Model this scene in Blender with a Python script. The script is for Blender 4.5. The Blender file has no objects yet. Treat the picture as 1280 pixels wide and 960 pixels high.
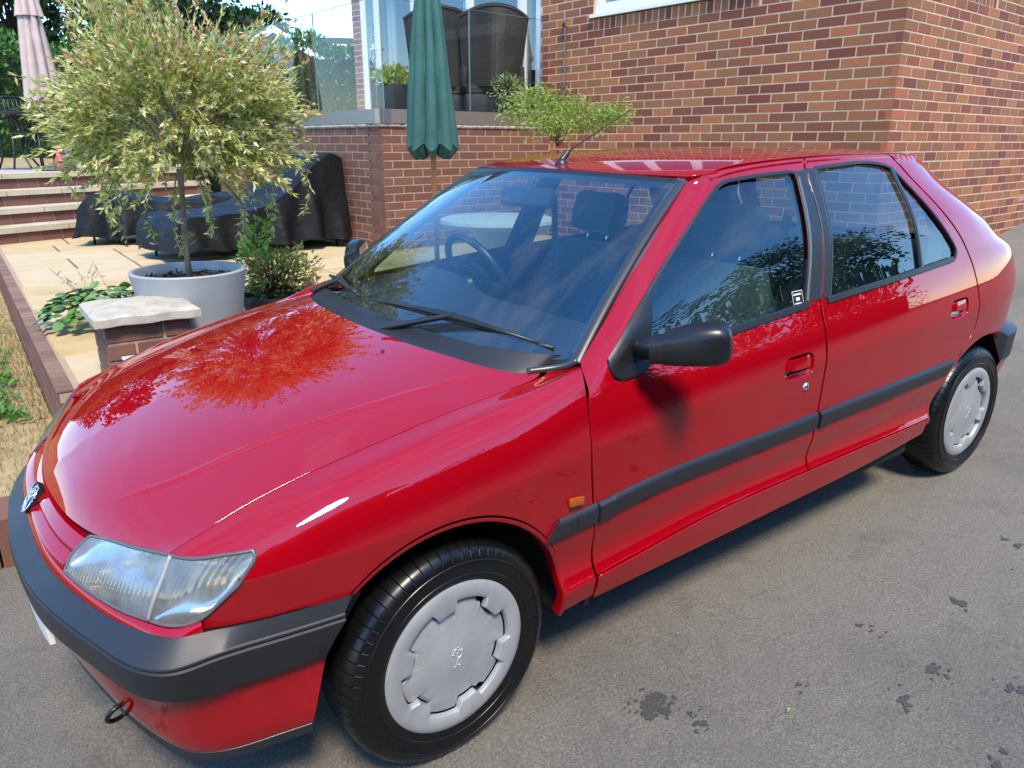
import bpy, bmesh, math, random
import numpy as np
from mathutils import Vector, Matrix
from mathutils.geometry import delaunay_2d_cdt

random.seed(7); rng = np.random.default_rng(7)
SC = bpy.context.scene
COL = SC.collection
PI = math.pi
TILT = math.radians(1.4)                     # the drive climbs gently from the nose of the car to its tail
RWn = np.array([[math.cos(TILT), 0, math.sin(TILT)], [0, 1, 0], [-math.sin(TILT), 0, math.cos(TILT)]])

# ---------------------------------------------------------------- camera
cam_d = bpy.data.cameras.new('camera'); cam_o = bpy.data.objects.new('camera', cam_d); COL.objects.link(cam_o)
F_PX = 939.14
cam_d.sensor_fit = 'HORIZONTAL'; cam_d.sensor_width = 36.0; cam_d.lens = 36.0*F_PX/1280
cam_d.clip_start = .05; cam_d.clip_end = 2000
YAW, PITCH, ROLL = math.radians(-125.6298), math.radians(18.6497), math.radians(-1.1107)
_f = np.array([math.cos(PITCH)*math.cos(YAW), math.cos(PITCH)*math.sin(YAW), -math.sin(PITCH)])
_r = np.cross(_f, [0, 0, 1]); _r /= np.linalg.norm(_r); _u = np.cross(_r, _f)
_r, _u = _r*math.cos(ROLL)+_u*math.sin(ROLL), -_r*math.sin(ROLL)+_u*math.cos(ROLL)
_f, _r, _u = RWn@_f, RWn@_r, RWn@_u
_c = RWn@np.array([.74079, 2.08838, 1.45805])
M = Matrix(((_r[0], _u[0], -_f[0], _c[0]), (_r[1], _u[1], -_f[1], _c[1]), (_r[2], _u[2], -_f[2], _c[2]), (0, 0, 0, 1)))
cam_o.matrix_world = M
SC.camera = cam_o

# ---------------------------------------------------------------- light
SUN_AZ, SUN_EL = math.radians(68), math.radians(56)      # azimuth measured from +x towards +y
w = bpy.data.worlds.new('World'); SC.world = w; w.use_nodes = True
wn = w.node_tree; wn.nodes.clear()
sky = wn.nodes.new('ShaderNodeTexSky'); sky.sky_type = 'NISHITA'; sky.sun_disc = False
sky.sun_elevation = SUN_EL; sky.sun_rotation = math.radians(90)-SUN_AZ
sky.air_density = 1.15; sky.dust_density = .05; sky.ozone_density = 7.0
tc = wn.nodes.new('ShaderNodeTexCoord'); mp = wn.nodes.new('ShaderNodeMapping'); mp.inputs['Scale'].default_value = (1.0, 1.0, 2.6)
nz = wn.nodes.new('ShaderNodeTexNoise'); nz.inputs['Scale'].default_value = 2.2; nz.inputs['Detail'].default_value = 7; nz.inputs['Roughness'].default_value = .58
rp = wn.nodes.new('ShaderNodeValToRGB'); rp.color_ramp.elements[0].position = .50; rp.color_ramp.elements[1].position = .74
mx = wn.nodes.new('ShaderNodeMixRGB'); mx.inputs['Color2'].default_value = (5.6, 5.9, 6.4, 1)
ml = wn.nodes.new('ShaderNodeMath'); ml.operation = 'MULTIPLY'; ml.inputs[1].default_value = .26
bg = wn.nodes.new('ShaderNodeBackground'); bg.inputs['Strength'].default_value = .15
wo = wn.nodes.new('ShaderNodeOutputWorld')
L = wn.links.new
hs = wn.nodes.new('ShaderNodeHueSaturation'); hs.inputs['Saturation'].default_value = 1.18
L(tc.outputs['Generated'], mp.inputs['Vector']); L(mp.outputs[0], nz.inputs['Vector']); L(nz.outputs['Fac'], rp.inputs['Fac'])
L(rp.outputs['Color'], ml.inputs[0]); L(ml.outputs[0], mx.inputs['Fac']); L(sky.outputs[0], hs.inputs['Color']); L(hs.outputs[0], mx.inputs['Color1']); L(mx.outputs[0], bg.inputs['Color']); L(bg.outputs[0], wo.inputs['Surface'])
sd = bpy.data.lights.new('sun', 'SUN'); so = bpy.data.objects.new('sun', sd); COL.objects.link(so)
sd.energy = 2.1; sd.angle = math.radians(14); sd.color = (1.0, .86, .66)
sv = Vector((math.cos(SUN_EL)*math.cos(SUN_AZ), math.cos(SUN_EL)*math.sin(SUN_AZ), math.sin(SUN_EL)))
so.rotation_euler = sv.to_track_quat('Z', 'Y').to_euler(); so.location = (3, 6, 12)
SC.view_settings.view_transform = 'Standard'; SC.view_settings.look = 'None'
SC.view_settings.exposure = 1.85; SC.view_settings.gamma = 1.0; SC.view_settings.use_curve_mapping = False
SC.cycles.max_bounces = 10; SC.cycles.transparent_max_bounces = 24; SC.cycles.glossy_bounces = 5
SC.cycles.use_adaptive_sampling = True; SC.cycles.use_denoising = True
SC.cycles.sample_clamp_indirect = 6.0

# ---------------------------------------------------------------- helpers
def tag(o, label=None, cat=None, group=None, kind=None):
    if label: o['label'] = label
    if cat: o['category'] = cat
    if group: o['group'] = group
    if kind: o['kind'] = kind
    return o
def empty(name, loc=(0, 0, 0), rot=(0, 0, 0), label=None, cat=None, group=None, kind=None, parent=None):
    o = bpy.data.objects.new(name, None); COL.objects.link(o); o.location = loc; o.rotation_euler = rot
    o.empty_display_size = .1; o.parent = parent
    return tag(o, label, cat, group, kind)
def link(name, me, mat=None, parent=None):
    o = bpy.data.objects.new(name, me); COL.objects.link(o); o.parent = parent
    if mat is not None and not me.materials: me.materials.append(mat)
    return o
def smooth(me, ang=None):
    me.polygons.foreach_set('use_smooth', [True]*len(me.polygons))
    if ang is not None:
        me.update()
        bm = bmesh.new(); bm.from_mesh(me)
        for e in bm.edges:
            if len(e.link_faces) == 2 and e.calc_face_angle(0) > ang: e.smooth = False
        bm.to_mesh(me); bm.free()
def mesh(name, V, Fc, mat=None, parent=None, sm=None):
    me = bpy.data.meshes.new(name); me.from_pydata([tuple(map(float, v)) for v in V], [], [tuple(int(i) for i in f) for f in Fc])
    if sm: smooth(me, None if sm is True else sm)
    me.update(); return link(name, me, mat, parent)
def fix(o):
    bm = bmesh.new(); bm.from_mesh(o.data); bmesh.ops.recalc_face_normals(bm, faces=bm.faces[:]); bm.to_mesh(o.data); bm.free(); return o
class MB:
    """collects shapes into one mesh"""
    def __init__(s): s.V = []; s.F = []
    def add(s, V, Fc):
        n = len(s.V); s.V += [tuple(map(float, v)) for v in V]; s.F += [tuple(int(i)+n for i in f) for f in Fc]; return s
    def box(s, c, d, rz=0, rot=None, taper=1.0, bev=0):
        x, y, z = d[0]/2, d[1]/2, d[2]/2
        if bev:
            bm = bmesh.new(); bmesh.ops.create_cube(bm, size=1)
            for v in bm.verts:
                k = taper if v.co.z > 0 else 1
                v.co = Vector((v.co.x*2*x*k, v.co.y*2*y*k, v.co.z*2*z))
            bmesh.ops.bevel(bm, geom=bm.edges[:], offset=bev, segments=2, affect='EDGES', profile=.5)
            bm.verts.index_update(); P = [v.co.copy() for v in bm.verts]; Fc = [[v.index for v in f.verts] for f in bm.faces]; bm.free()
        else:
            t = taper
            P = [Vector(q) for q in ((-x, -y, -z), (x, -y, -z), (x, y, -z), (-x, y, -z), (-x*t, -y*t, z), (x*t, -y*t, z), (x*t, y*t, z), (-x*t, y*t, z))]
            Fc = [(0, 3, 2, 1), (4, 5, 6, 7), (0, 1, 5, 4), (1, 2, 6, 5), (2, 3, 7, 6), (3, 0, 4, 7)]
        R = rot if rot is not None else Matrix.Rotation(rz, 3, 'Z')
        return s.add([R@q+Vector(c) for q in P], Fc)
    def tube(s, pts, r, n=8, closed=False, cap=True, r_end=None):
        P = [Vector(q) for q in pts]; N = len(P); rs = r if hasattr(r, '__len__') else [r if r_end is None else r+(r_end-r)*i/max(1, N-1) for i in range(N)]
        V = []; Fc = []; up = None
        for i in range(N):
            a = P[(i-1) % N] if (closed or i > 0) else P[i]; b = P[(i+1) % N] if (closed or i < N-1) else P[i]
            t = (b-a).normalized() if (b-a).length > 1e-9 else Vector((0, 0, 1))
            if up is None: up = t.orthogonal().normalized()
            up = (up-t*up.dot(t)); up = up.normalized() if up.length > 1e-6 else t.orthogonal().normalized()
            sd_ = t.cross(up)
            for k in range(n):
                an = 2*PI*k/n; V.append(P[i]+(up*math.cos(an)+sd_*math.sin(an))*rs[i])
        for i in range(N if closed else N-1):
            j = (i+1) % N
            for k in range(n): Fc.append((i*n+k, i*n+(k+1) % n, j*n+(k+1) % n, j*n+k))
        if cap and not closed: Fc.append(tuple(range(n))[::-1]); Fc.append(tuple((N-1)*n+k for k in range(n)))
        return s.add(V, Fc)
    def lathe(s, prof, n=48, c=(0, 0, 0), axis='Z', close=False):
        V = []; Fc = []; m = len(prof)
        for k in range(n):
            a = 2*PI*k/n; ca, sa = math.cos(a), math.sin(a)
            for (r, h) in prof:
                q = {'Z': (r*ca, r*sa, h), 'Y': (r*ca, h, -r*sa)}[axis]; V.append((q[0]+c[0], q[1]+c[1], q[2]+c[2]))
        for k in range(n):
            j = (k+1) % n
            for i in range(m-1): Fc.append((k*m+i, j*m+i, j*m+i+1, k*m+i+1))
            if close: Fc.append((k*m+m-1, j*m+m-1, j*m, k*m))
        return s.add(V, Fc)
    def grid(s, P, flip=False, closed_u=False):
        P = np.asarray(P, float); a, b = P.shape[:2]; Fc = []
        for i in range(a if closed_u else a-1):
            for j in range(b-1):
                q = (i*b+j, ((i+1) % a)*b+j, ((i+1) % a)*b+j+1, i*b+j+1); Fc.append(q[::-1] if flip else q)
        return s.add(P.reshape(-1, 3), Fc)
    def build(s, name, mat=None, parent=None, sm=None, mirror=False):
        V = s.V; Fc = s.F
        if mirror: V = [(v[0], -v[1], v[2]) for v in V]; Fc = [f[::-1] for f in Fc]
        return mesh(name, V, Fc, mat, parent, sm)
def curve_pts(pts, n=None, step=None, closed=False):
    """smooth curve through points (any dimension), evenly resampled"""
    P = np.array(pts, float)
    if closed: P = np.vstack([P[-2:], P, P[:3]])
    d = np.r_[0, np.cumsum(np.maximum(np.linalg.norm(np.diff(P, axis=0), axis=1), 1e-6))]
    if len(P) == 2: f = lambda u: P[0]+(P[1]-P[0])*(u/d[-1])[:, None]
    else:
        sp = [Spl(d, P[:, k]) for k in range(P.shape[1])]; f = lambda u: np.stack([q(u) for q in sp], -1)
    a, b = (d[2], d[-3]) if closed else (0, d[-1])
    u = np.linspace(a, b, 400); Q = f(u); L_ = np.r_[0, np.cumsum(np.linalg.norm(np.diff(Q, axis=0), axis=1))]
    if n is None: n = max(2, int(math.ceil(L_[-1]/step))+1)
    uu = np.interp(np.linspace(0, L_[-1], n), L_, u); Q = f(uu)
    return Q[:-1] if closed else Q
def in_poly(P, poly):
    x, y = P[:, 0], P[:, 1]; c = np.zeros(len(P), bool); Q = np.asarray(poly); j = len(Q)-1
    for i in range(len(Q)):
        xi, yi = Q[i]; xj, yj = Q[j]
        with np.errstate(divide='ignore', invalid='ignore'):
            c ^= ((yi > y) != (yj > y)) & (x < (xj-xi)*(y-yi)/(yj-yi+1e-15)+xi)
        j = i
    return c
def seg_dist(P, poly):
    Q = np.asarray(poly); D = np.full(len(P), 1e9)
    for i in range(len(Q)):
        a = Q[i]; b = Q[(i+1) % len(Q)]; ab = b-a; t = np.clip(((P-a)@ab)/(ab@ab+1e-15), 0, 1)
        D = np.minimum(D, np.linalg.norm(P-(a+t[:, None]*ab), axis=1))
    return D
def shrink(poly, g):
    Q = np.asarray(poly, float); a = .5*np.sum(Q[:, 0]*np.roll(Q[:, 1], -1)-np.roll(Q[:, 0], -1)*Q[:, 1]); s = 1 if a > 0 else -1
    e0 = Q-np.roll(Q, 1, 0); e1 = np.roll(Q, -1, 0)-Q
    n0 = np.stack([-e0[:, 1], e0[:, 0]], -1); n1 = np.stack([-e1[:, 1], e1[:, 0]], -1)
    n0 /= np.linalg.norm(n0, axis=1)[:, None]+1e-12; n1 /= np.linalg.norm(n1, axis=1)[:, None]+1e-12
    n = n0+n1; k = np.maximum((n*n).sum(1), .6); return Q+s*g*2*n/k[:, None]

# ---------------------------------------------------------------- materials
MATS = {}
def mat(name, col=(.5, .5, .5), rough=.5, metal=0, spec=.5, coat=0, coat_r=.03, sheen=0, build=None, sss=0):
    if name in MATS: return MATS[name]
    m = bpy.data.materials.new(name); m.use_nodes = True; nt = m.node_tree; b = nt.nodes['Principled BSDF']
    b.inputs['Base Color'].default_value = (*col, 1); b.inputs['Roughness'].default_value = rough; b.inputs['Metallic'].default_value = metal
    b.inputs['Specular IOR Level'].default_value = spec; b.inputs['Coat Weight'].default_value = coat; b.inputs['Coat Roughness'].default_value = coat_r
    if sheen: b.inputs['Sheen Weight'].default_value = sheen
    MATS[name] = m
    if build: build(nt, b)
    return m
def nd(nt, typ, **kw):
    n = nt.nodes.new('ShaderNode'+typ)
    for k, v in kw.items():
        if k in n.inputs: n.inputs[k].default_value = v
        else: setattr(n, k, v)
    return n
def noise(nt, scale, detail=4, rough=.55, coord='Object', vec=None, dist=0):
    n = nd(nt, 'TexNoise'); n.inputs['Scale'].default_value = scale; n.inputs['Detail'].default_value = detail; n.inputs['Roughness'].default_value = rough; n.inputs['Distortion'].default_value = dist
    if vec is None: t = nd(nt, 'TexCoord'); vec = t.outputs[coord]
    nt.links.new(vec, n.inputs['Vector']); return n.outputs['Fac']
def ramp(nt, fac, stops):
    r = nd(nt, 'ValToRGB'); e = r.color_ramp.elements
    while len(e) < len(stops): e.new(.5)
    for k, (p_, c) in enumerate(stops): e[k].position = p_; e[k].color = (*c, 1) if len(c) == 3 else c
    nt.links.new(fac, r.inputs['Fac']); return r.outputs['Color']
def mixc(nt, fac, a, b, typ='MIX'):
    m = nd(nt, 'MixRGB', blend_type=typ)
    for k, v in ((0, fac), (1, a), (2, b)):
        if isinstance(v, (int, float)): m.inputs[k].default_value = v
        elif isinstance(v, tuple): m.inputs[k].default_value = (*v, 1)
        else: nt.links.new(v, m.inputs[k])
    return m.outputs[0]
def math_(nt, op, a, b=None, c=None):
    m = nd(nt, 'Math', operation=op)
    for k, v in enumerate((a, b, c)):
        if v is None: continue
        if isinstance(v, (int, float)): m.inputs[k].default_value = v
        else: nt.links.new(v, m.inputs[k])
    return m.outputs[0]
def bump(nt, b, h, strength=.3, dist=.01):
    n = nd(nt, 'Bump'); n.inputs['Strength'].default_value = strength; n.inputs['Distance'].default_value = dist
    nt.links.new(h, n.inputs['Height']); nt.links.new(n.outputs[0], b.inputs['Normal'])
def glass(name, tint=(.75, .85, .85), fres=1.75, rough=.0, extra=None):
    if name in MATS: return MATS[name]
    m = bpy.data.materials.new(name); m.use_nodes = True; nt = m.node_tree; nt.nodes.clear()
    o = nd(nt, 'OutputMaterial'); t = nd(nt, 'BsdfTransparent'); t.inputs['Color'].default_value = (*tint, 1)
    g = nd(nt, 'BsdfGlossy'); g.inputs['Roughness'].default_value = rough; g.inputs['Color'].default_value = (1, 1, 1, 1)
    f = nd(nt, 'Fresnel'); mxs = nd(nt, 'MixShader')          # one sheet stands for a pane: the same reflection from either side
    ge = nd(nt, 'NewGeometry'); nt.links.new(math_(nt, 'ADD', math_(nt, 'MULTIPLY', ge.outputs['Backfacing'], 1/fres-fres), fres), f.inputs['IOR'])
    nt.links.new(f.outputs[0], mxs.inputs[0]); nt.links.new(t.outputs[0], mxs.inputs[1]); nt.links.new(g.outputs[0], mxs.inputs[2]); nt.links.new(mxs.outputs[0], o.inputs['Surface'])
    MATS[name] = m; return m
# ---------------------------------------------------------------- car body surfaces (car frame: x forward, y left, z up, metres)
class Spl:
    """natural cubic spline through (xs, ys), straight outside"""
    def __init__(s, xs, ys):
        o = np.argsort(xs); s.x = np.array(xs, float)[o]; s.y = np.array(ys, float)[o]
        n = len(s.x); h = np.diff(s.x); A = np.eye(n); b = np.zeros(n)
        for i in range(1, n-1):
            A[i, i-1] = h[i-1]; A[i, i] = 2*(h[i-1]+h[i]); A[i, i+1] = h[i]
            b[i] = 6*((s.y[i+1]-s.y[i])/h[i]-(s.y[i]-s.y[i-1])/h[i-1])
        s.m = np.linalg.solve(A, b); s.h = h
    def __call__(s, x):
        x = np.asarray(x, float); xc = np.clip(x, s.x[0], s.x[-1])
        i = np.clip(np.searchsorted(s.x, xc)-1, 0, len(s.h)-1)
        h = s.h[i]; a = (s.x[i+1]-xc)/h; b = (xc-s.x[i])/h
        v = a*s.y[i]+b*s.y[i+1]+((a**3-a)*s.m[i]+(b**3-b)*s.m[i+1])*h*h/6
        d0 = (s.y[1]-s.y[0])/s.h[0]-s.h[0]*s.m[1]/6; d1 = (s.y[-1]-s.y[-2])/s.h[-1]+s.h[-1]*s.m[-2]/6
        return v+np.where(x < s.x[0], d0*(x-s.x[0]), 0)+np.where(x > s.x[-1], d1*(x-s.x[-1]), 0)
def sstep(a, b, x):
    t = np.clip((np.asarray(x, float)-a)/(b-a), 0, 1); return t*t*(3-2*t)
Pairs = lambda s: list(zip(*[tuple(float(v) for v in q.split(':')) for q in s.split()]))
def S_(s): return Spl(*Pairs(s))
# side: half width and height of the side crease
yc_f = S_('.64:.610 .60:.664 .55:.711 .50:.740 .41:.772 .30:.793 .15:.811 0:.821 -.2:.829 -.4:.833 -.9:.838 -1.4:.838 -2.0:.831 -2.4:.818 -2.6:.808 -2.78:.788 -2.92:.752 -3.02:.700 -3.10:.625 -3.15:.55')
zc_f = S_('.64:.640 .45:.650 .33:.655 .11:.664 -.1:.688 -.4:.720 -.7:.740 -1.3:.757 -2.3:.766 -3.2:.77')
zb_f = S_('.6:.80 -.4:.897 -.94:.905 -1.4:.930 -2.0:.957 -2.4:.972 -3.2:.985')
zr_f = S_('-.6:1.16 -.96:1.306 -1.1:1.334 -1.3:1.352 -1.5:1.358 -1.8:1.358 -2.1:1.352 -2.35:1.343 -2.6:1.325 -3.2:1.28')
sl_f = S_('.4:.322 -.44:.330 -.86:.366 -1.26:.369 -1.8:.36 -2.17:.347 -3:.34')
def S_rows(x):
    x = np.asarray(x, float); yc = yc_f(x); zc = zc_f(x); zb = zb_f(x); zr = np.maximum(zr_f(x), zb+.16)
    one = np.ones_like(x); w = lambda d: np.where(x < -1.4, yc_f(x-d)-yc_f(-1.4-d), .35*(yc-.838))
    sl = sl_f(x)
    Z = [.20*one, .255*one, sl-.012, sl+.002, sl+.016, .50*one, zc, zc+.085, zb, zb+.5*(zr-zb), zr-.075, zr-.022, zr, zr+.004]
    Y = [yc-.062, yc-.040, yc-.021, yc-.018, yc-.026, yc-.017, yc, yc-.013, yc_f(x-.1*sstep(-1.4,-2.2,x))-.043, .724+w(.36), .640+w(.48), .603+w(.53), .575+w(.54), .55+w(.54)]
    return np.stack(Z, -1), np.stack(Y, -1)
WS0 = (-.437, .725, .913); WS1 = (-.985, .553, 1.309)      # windscreen corner, bottom and top
def S_side(x, z, pillar=True):
    x, z = np.broadcast_arrays(np.asarray(x, float), np.asarray(z, float)); sh = x.shape
    x = x.ravel(); z = z.ravel(); Z, Y = S_rows(x); n = len(x); R = Z.shape[1]
    i = np.clip((Z <= z[:, None]).sum(1)-1, 0, R-2); k = np.arange(n)
    d = np.diff(Y, axis=1)/np.diff(Z, axis=1); h = np.diff(Z, axis=1)
    T = np.zeros_like(Y); T[:, 0] = d[:, 0]; T[:, -1] = d[:, -1]
    T[:, 1:-1] = (d[:, :-1]*h[:, 1:]+d[:, 1:]*h[:, :-1])/(h[:, :-1]+h[:, 1:])
    TL = T.copy(); TR = T.copy()
    TL[:, 6] = d[:, 5]*1.0; TR[:, 6] = d[:, 6]*.75            # crease
    h0 = h[k, i]; t = (z-Z[k, i])/h0
    y0 = Y[k, i]; y1 = Y[k, i+1]; m0 = TR[k, i]*h0; m1 = TL[k, i+1]*h0
    tc = np.clip(t, 0, 1.0)
    y = (2*tc**3-3*tc**2+1)*y0+(tc**3-2*tc**2+tc)*m0+(-2*tc**3+3*tc**2)*y1+(tc**3-tc**2)*m1
    y = y+np.where(t < 0, m0*t, 0)+np.where(t > 1, m1*(t-1), 0)
    if pillar:                                               # front roof pillar wraps in towards the windscreen
        f = (z-WS0[2])/(WS1[2]-WS0[2]); fx = np.clip(f, -.3, 1.1)
        xs = WS0[0]+(WS1[0]-WS0[0])*fx; yw = WS0[1]+(WS1[1]-WS0[1])*fx
        xw = xs-.075
        q = np.clip((x-xw)/.075, 0, 1.3)
        kk = np.maximum(S_side(xs, z, False)-yw, 0)*sstep(.80, .90, z)
        y = y-kk*q*q
    return y.reshape(sh)
# bonnet
xl_f = Spl([0, .2, .37, .52, .645, .70, .80], [.700, .686, .650, .596, .540, .510, .44])        # its front lip in plan
prof_f = S_('0:.640 .02:.664 .05:.690 .10:.721 .20:.763 .35:.811 .50:.848 .70:.886 .86:.915 1.1:.952 1.4:.99')
yk_f = S_('.62:.35 .56:.385 .50:.425 .365:.462 .19:.500 0:.543 -.25:.602 -.45:.65')
def H_(x, y):
    x = np.asarray(x, float); a = np.abs(np.asarray(y, float)); d = np.maximum(xl_f(a)-x, -.03)
    z = prof_f(d)-.022*(a/.69)**4*sstep(.1, .5, d)-.012*(a/.69)**4*sstep(.6, .85, d)+.050*(a/.645)**4*np.exp(-np.maximum(d, 0)/.06)
    rid = sstep(0, .009, a-yk_f(x))*sstep(.60, .50, x)*sstep(-.30, -.12, x)
    return z-.0048*rid+.0012*np.exp(-((a-yk_f(x))/.006)**2)*sstep(.60, .50, x)*sstep(-.30, -.12, x)
ys_f = S_('.60:.632 .54:.645 .41:.652 .115:.668 -.10:.682 -.29:.694 -.46:.700')
# front wing section, t = 0 at the bonnet gap, 3 at the side crease, below 3 the side surface
def F_(x, t):
    x, t = np.broadcast_arrays(np.asarray(x, float), np.asarray(t, float)); sh = x.shape; x = x.ravel(); t = t.ravel()
    ys = ys_f(x); zs = H_(x, ys); yc = yc_f(x); zc = zc_f(x)
    b = sstep(-.16, -.42, x); fr = sstep(.20, .50, x)
    wid = yc-ys
    y1 = ys+wid*(.50+.0*fr); z1 = zs-.008*(1-fr)-(zs-zc)*.22*fr+b*.022
    y2 = ys+wid*(.86-.04*fr); z2 = zs-(zs-zc)*(.36+.18*fr)+b*.03
    ym = ys-.06; zm = H_(x, ym)
    P = np.stack([np.stack([ym, zm], -1), np.stack([ys, zs], -1), np.stack([y1, z1], -1), np.stack([y2, z2], -1), np.stack([yc, zc], -1)], 1)
    K = np.array([-.6, 0, 1, 2, 3.])
    B = np.stack([Spl(K, np.eye(5)[i])(np.clip(t, -.6, 3)) for i in range(5)], -1)
    up = np.einsum('nk,nkc->nc', B, P)
    zl = zc-(t-3)*(zc-.20)                      # t 3..4 maps z from the crease to .20
    lo_y = S_side(x, zl, False)
    o = np.where((t <= 3)[:, None], up, np.stack([lo_y, zl], -1))
    return np.stack([x, o[:, 0], o[:, 1]], -1).reshape(sh+(3,))
def t_of_z(x, z): return 3+(zc_f(x)-z)/(zc_f(x)-.20)
# roof
rc_f = S_('-.85:1.318 -.93:1.335 -1.05:1.352 -1.25:1.371 -1.5:1.381 -1.8:1.380 -2.1:1.371 -2.35:1.356 -2.6:1.33')
def R_(x, y):
    x = np.asarray(x, float); a = np.abs(np.asarray(y, float)); nar = np.where(x < -1.4, yc_f(x-.54)-yc_f(-1.94), .35*(yc_f(x)-.838))
    e = np.clip(a/(.575+nar), 0, 1.1); return rc_f(x)+(zr_f(x)+.002-rc_f(x))*(.75*e**2.2+.25*e**8)
# windscreen: s -1..1 across, v 0..1 up
def WSg(s, v):
    s = np.asarray(s, float); v = np.asarray(v, float); a = np.abs(s)
    bx = -.235-(WS0[0]*-1-.235)*(.45*a**2.2+.55*a**7); by = WS0[1]*s; bz = .922+(WS0[2]-.922)*a**2
    tx = -.885+(WS1[0]+.885)*(a**2.4); ty = WS1[1]*s; tz = 1.331+(WS1[2]-1.331)*a**2
    bul = .018*4*v*(1-v)
    return np.stack([bx+(tx-bx)*v+bul*.5, by+(ty-by)*v, bz+(tz-bz)*v+bul*.86], -1)
# ================================================================ THE PLACE
# ---- materials of the setting
def asphalt_nodes(nt, b):
    fine = noise(nt, 150, 5, .85); mid = noise(nt, 70, 4, .7); big = noise(nt, .9, 5, .62, dist=.5); warm = noise(nt, 2.3, 6, .68, dist=.8)
    c = ramp(nt, fine, [(.35, (.065, .061, .055)), (.50, (.155, .147, .132)), (.65, (.28, .265, .238))])
    pale = ramp(nt, fine, [(.35, (.11, .102, .087)), (.50, (.215, .201, .172)), (.65, (.36, .338, .29))])
    c = mixc(nt, ramp(nt, big, [(.34, (0,)*3), (.56, (1,)*3)]), c, pale)
    c = mixc(nt, ramp(nt, warm, [(.47, (0,)*3), (.60, (.8,)*3)]), c, pale)
    c = mixc(nt, ramp(nt, noise(nt, 4.2, 7, .72, dist=.9), [(.32, (.30,)*3), (.47, (0,)*3)]), c, mixc(nt, fine, (.03, .028, .026), (.13, .124, .112)))
    c = mixc(nt, ramp(nt, noise(nt, 7.5, 6, .7, dist=.5), [(.55, (0,)*3), (.72, (.35,)*3)]), c, mixc(nt, fine, (.05, .048, .044), (.16, .15, .138)))
    c = mixc(nt, ramp(nt, noise(nt, 3.1, 6, .7, dist=.4), [(.58, (0,)*3), (.72, (.40,)*3)]), c, mixc(nt, fine, (.085, .090, .062), (.21, .21, .165)))
    spk = ramp(nt, noise(nt, 130, 1, .4), [(.72, (0,)*3), (.76, (.8,)*3)]); c = mixc(nt, spk, c, (.36, .35, .32))
    c = mixc(nt, 1.0, c, (1.05, 1.01, .94), 'MULTIPLY')
    nt.links.new(c, b.inputs['Base Color']); bump(nt, b, math_(nt, 'ADD', fine, math_(nt, 'MULTIPLY', mid, .5)), .9, .010)
    nt.links.new(ramp(nt, fine, [(.3, (.70,)*3), (.7, (.92,)*3)]), b.inputs['Roughness'])
ASPH = mat('worn_asphalt', (.1, .1, .1), .85, build=asphalt_nodes)
STAIN = mat('dark_oil_spot', (.012, .012, .012), .6)
def rnd(nt):
    oi = nd(nt, 'ObjectInfo'); ge = nd(nt, 'NewGeometry'); return math_(nt, 'FRACT', math_(nt, 'ADD', oi.outputs['Random'], ge.outputs['Random Per Island']))
def brick_nodes(stops, grime=.0):
    def f(nt, b):
        c = ramp(nt, rnd(nt), stops)
        for n_ in nt.nodes:
            if n_.type == 'VALTORGB': n_.color_ramp.interpolation = 'LINEAR'
        n = noise(nt, 45, 5, .7, 'Object'); n2 = noise(nt, 160, 3, .7)
        c = mixc(nt, ramp(nt, n, [(.35, (0,)*3), (.75, (.45,)*3)]), c, mixc(nt, .55, c, (.10, .045, .035)))
        c = mixc(nt, ramp(nt, n2, [(.62, (0,)*3), (.72, (.35,)*3)]), c, (.50, .33, .25))
        if grime: c = mixc(nt, math_(nt, 'MULTIPLY', noise(nt, 2.5, 4, .6), grime), c, (.12, .10, .085))
        nt.links.new(c, b.inputs['Base Color']); bump(nt, b, math_(nt, 'ADD', n, n2), .5, .004)
    return f
BRICK = mat('house_brick', (.3, .1, .07), .82, build=brick_nodes([(0, (.20, .047, .022)), (.12, (.23, .057, .025)), (.30, (.29, .078, .030)), (.48, (.28, .104, .036)), (.62, (.33, .128, .042)), (.76, (.38, .124, .042)), (.90, (.45, .164, .052)), (1, (.46, .128, .046))]))
BRICKT = mat('terrace_brick', (.2, .07, .05), .85, build=brick_nodes([(0, (.150, .042, .023)), (.3, (.195, .058, .029)), (.55, (.215, .074, .033)), (.8, (.235, .088, .040)), (1, (.28, .086, .041))], .5))
def mortar_nodes(c0, c1):
    def f(nt, b):
        nt.links.new(ramp(nt, noise(nt, 30, 4), [(.3, c0), (.7, c1)]), b.inputs['Base Color']); bump(nt, b, noise(nt, 200, 3), .4, .003)
    return f
MORT = mat('cream_mortar', (.6, .45, .33), .9, build=mortar_nodes((.58, .43, .27), (.70, .54, .36)))
MORTT = mat('terrace_mortar', (.4, .3, .25), .9, build=mortar_nodes((.36, .255, .18), (.47, .345, .25)))
def stone_nodes(stops, sc=5, bs=.5):
    def f(nt, b):
        n = noise(nt, sc, 6, .65, dist=.3); n2 = noise(nt, sc*14, 4, .7)
        c = ramp(nt, n, stops); c = mixc(nt, ramp(nt, rnd(nt), [(0, (0,)*3), (1, (.75,)*3)]), c, mixc(nt, .5, c, (.66, .57, .44)))
        c = mixc(nt, ramp(nt, n2, [(.58, (0,)*3), (.72, (.35,)*3)]), c, (.22, .18, .12)); nt.links.new(c, b.inputs['Base Color']); bump(nt, b, math_(nt, 'ADD', n, n2), bs, .006)
    return f
SAND = mat('sandstone_paving', (.5, .4, .24), .85, build=stone_nodes([(.25, (.40, .275, .105)), (.5, (.53, .39, .165)), (.75, (.58, .46, .25))]))
TREAD = mat('step_stone', (.5, .42, .3), .85, build=stone_nodes([(.25, (.36, .29, .18)), (.5, (.52, .44, .30)), (.75, (.60, .54, .42))], 4))
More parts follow.
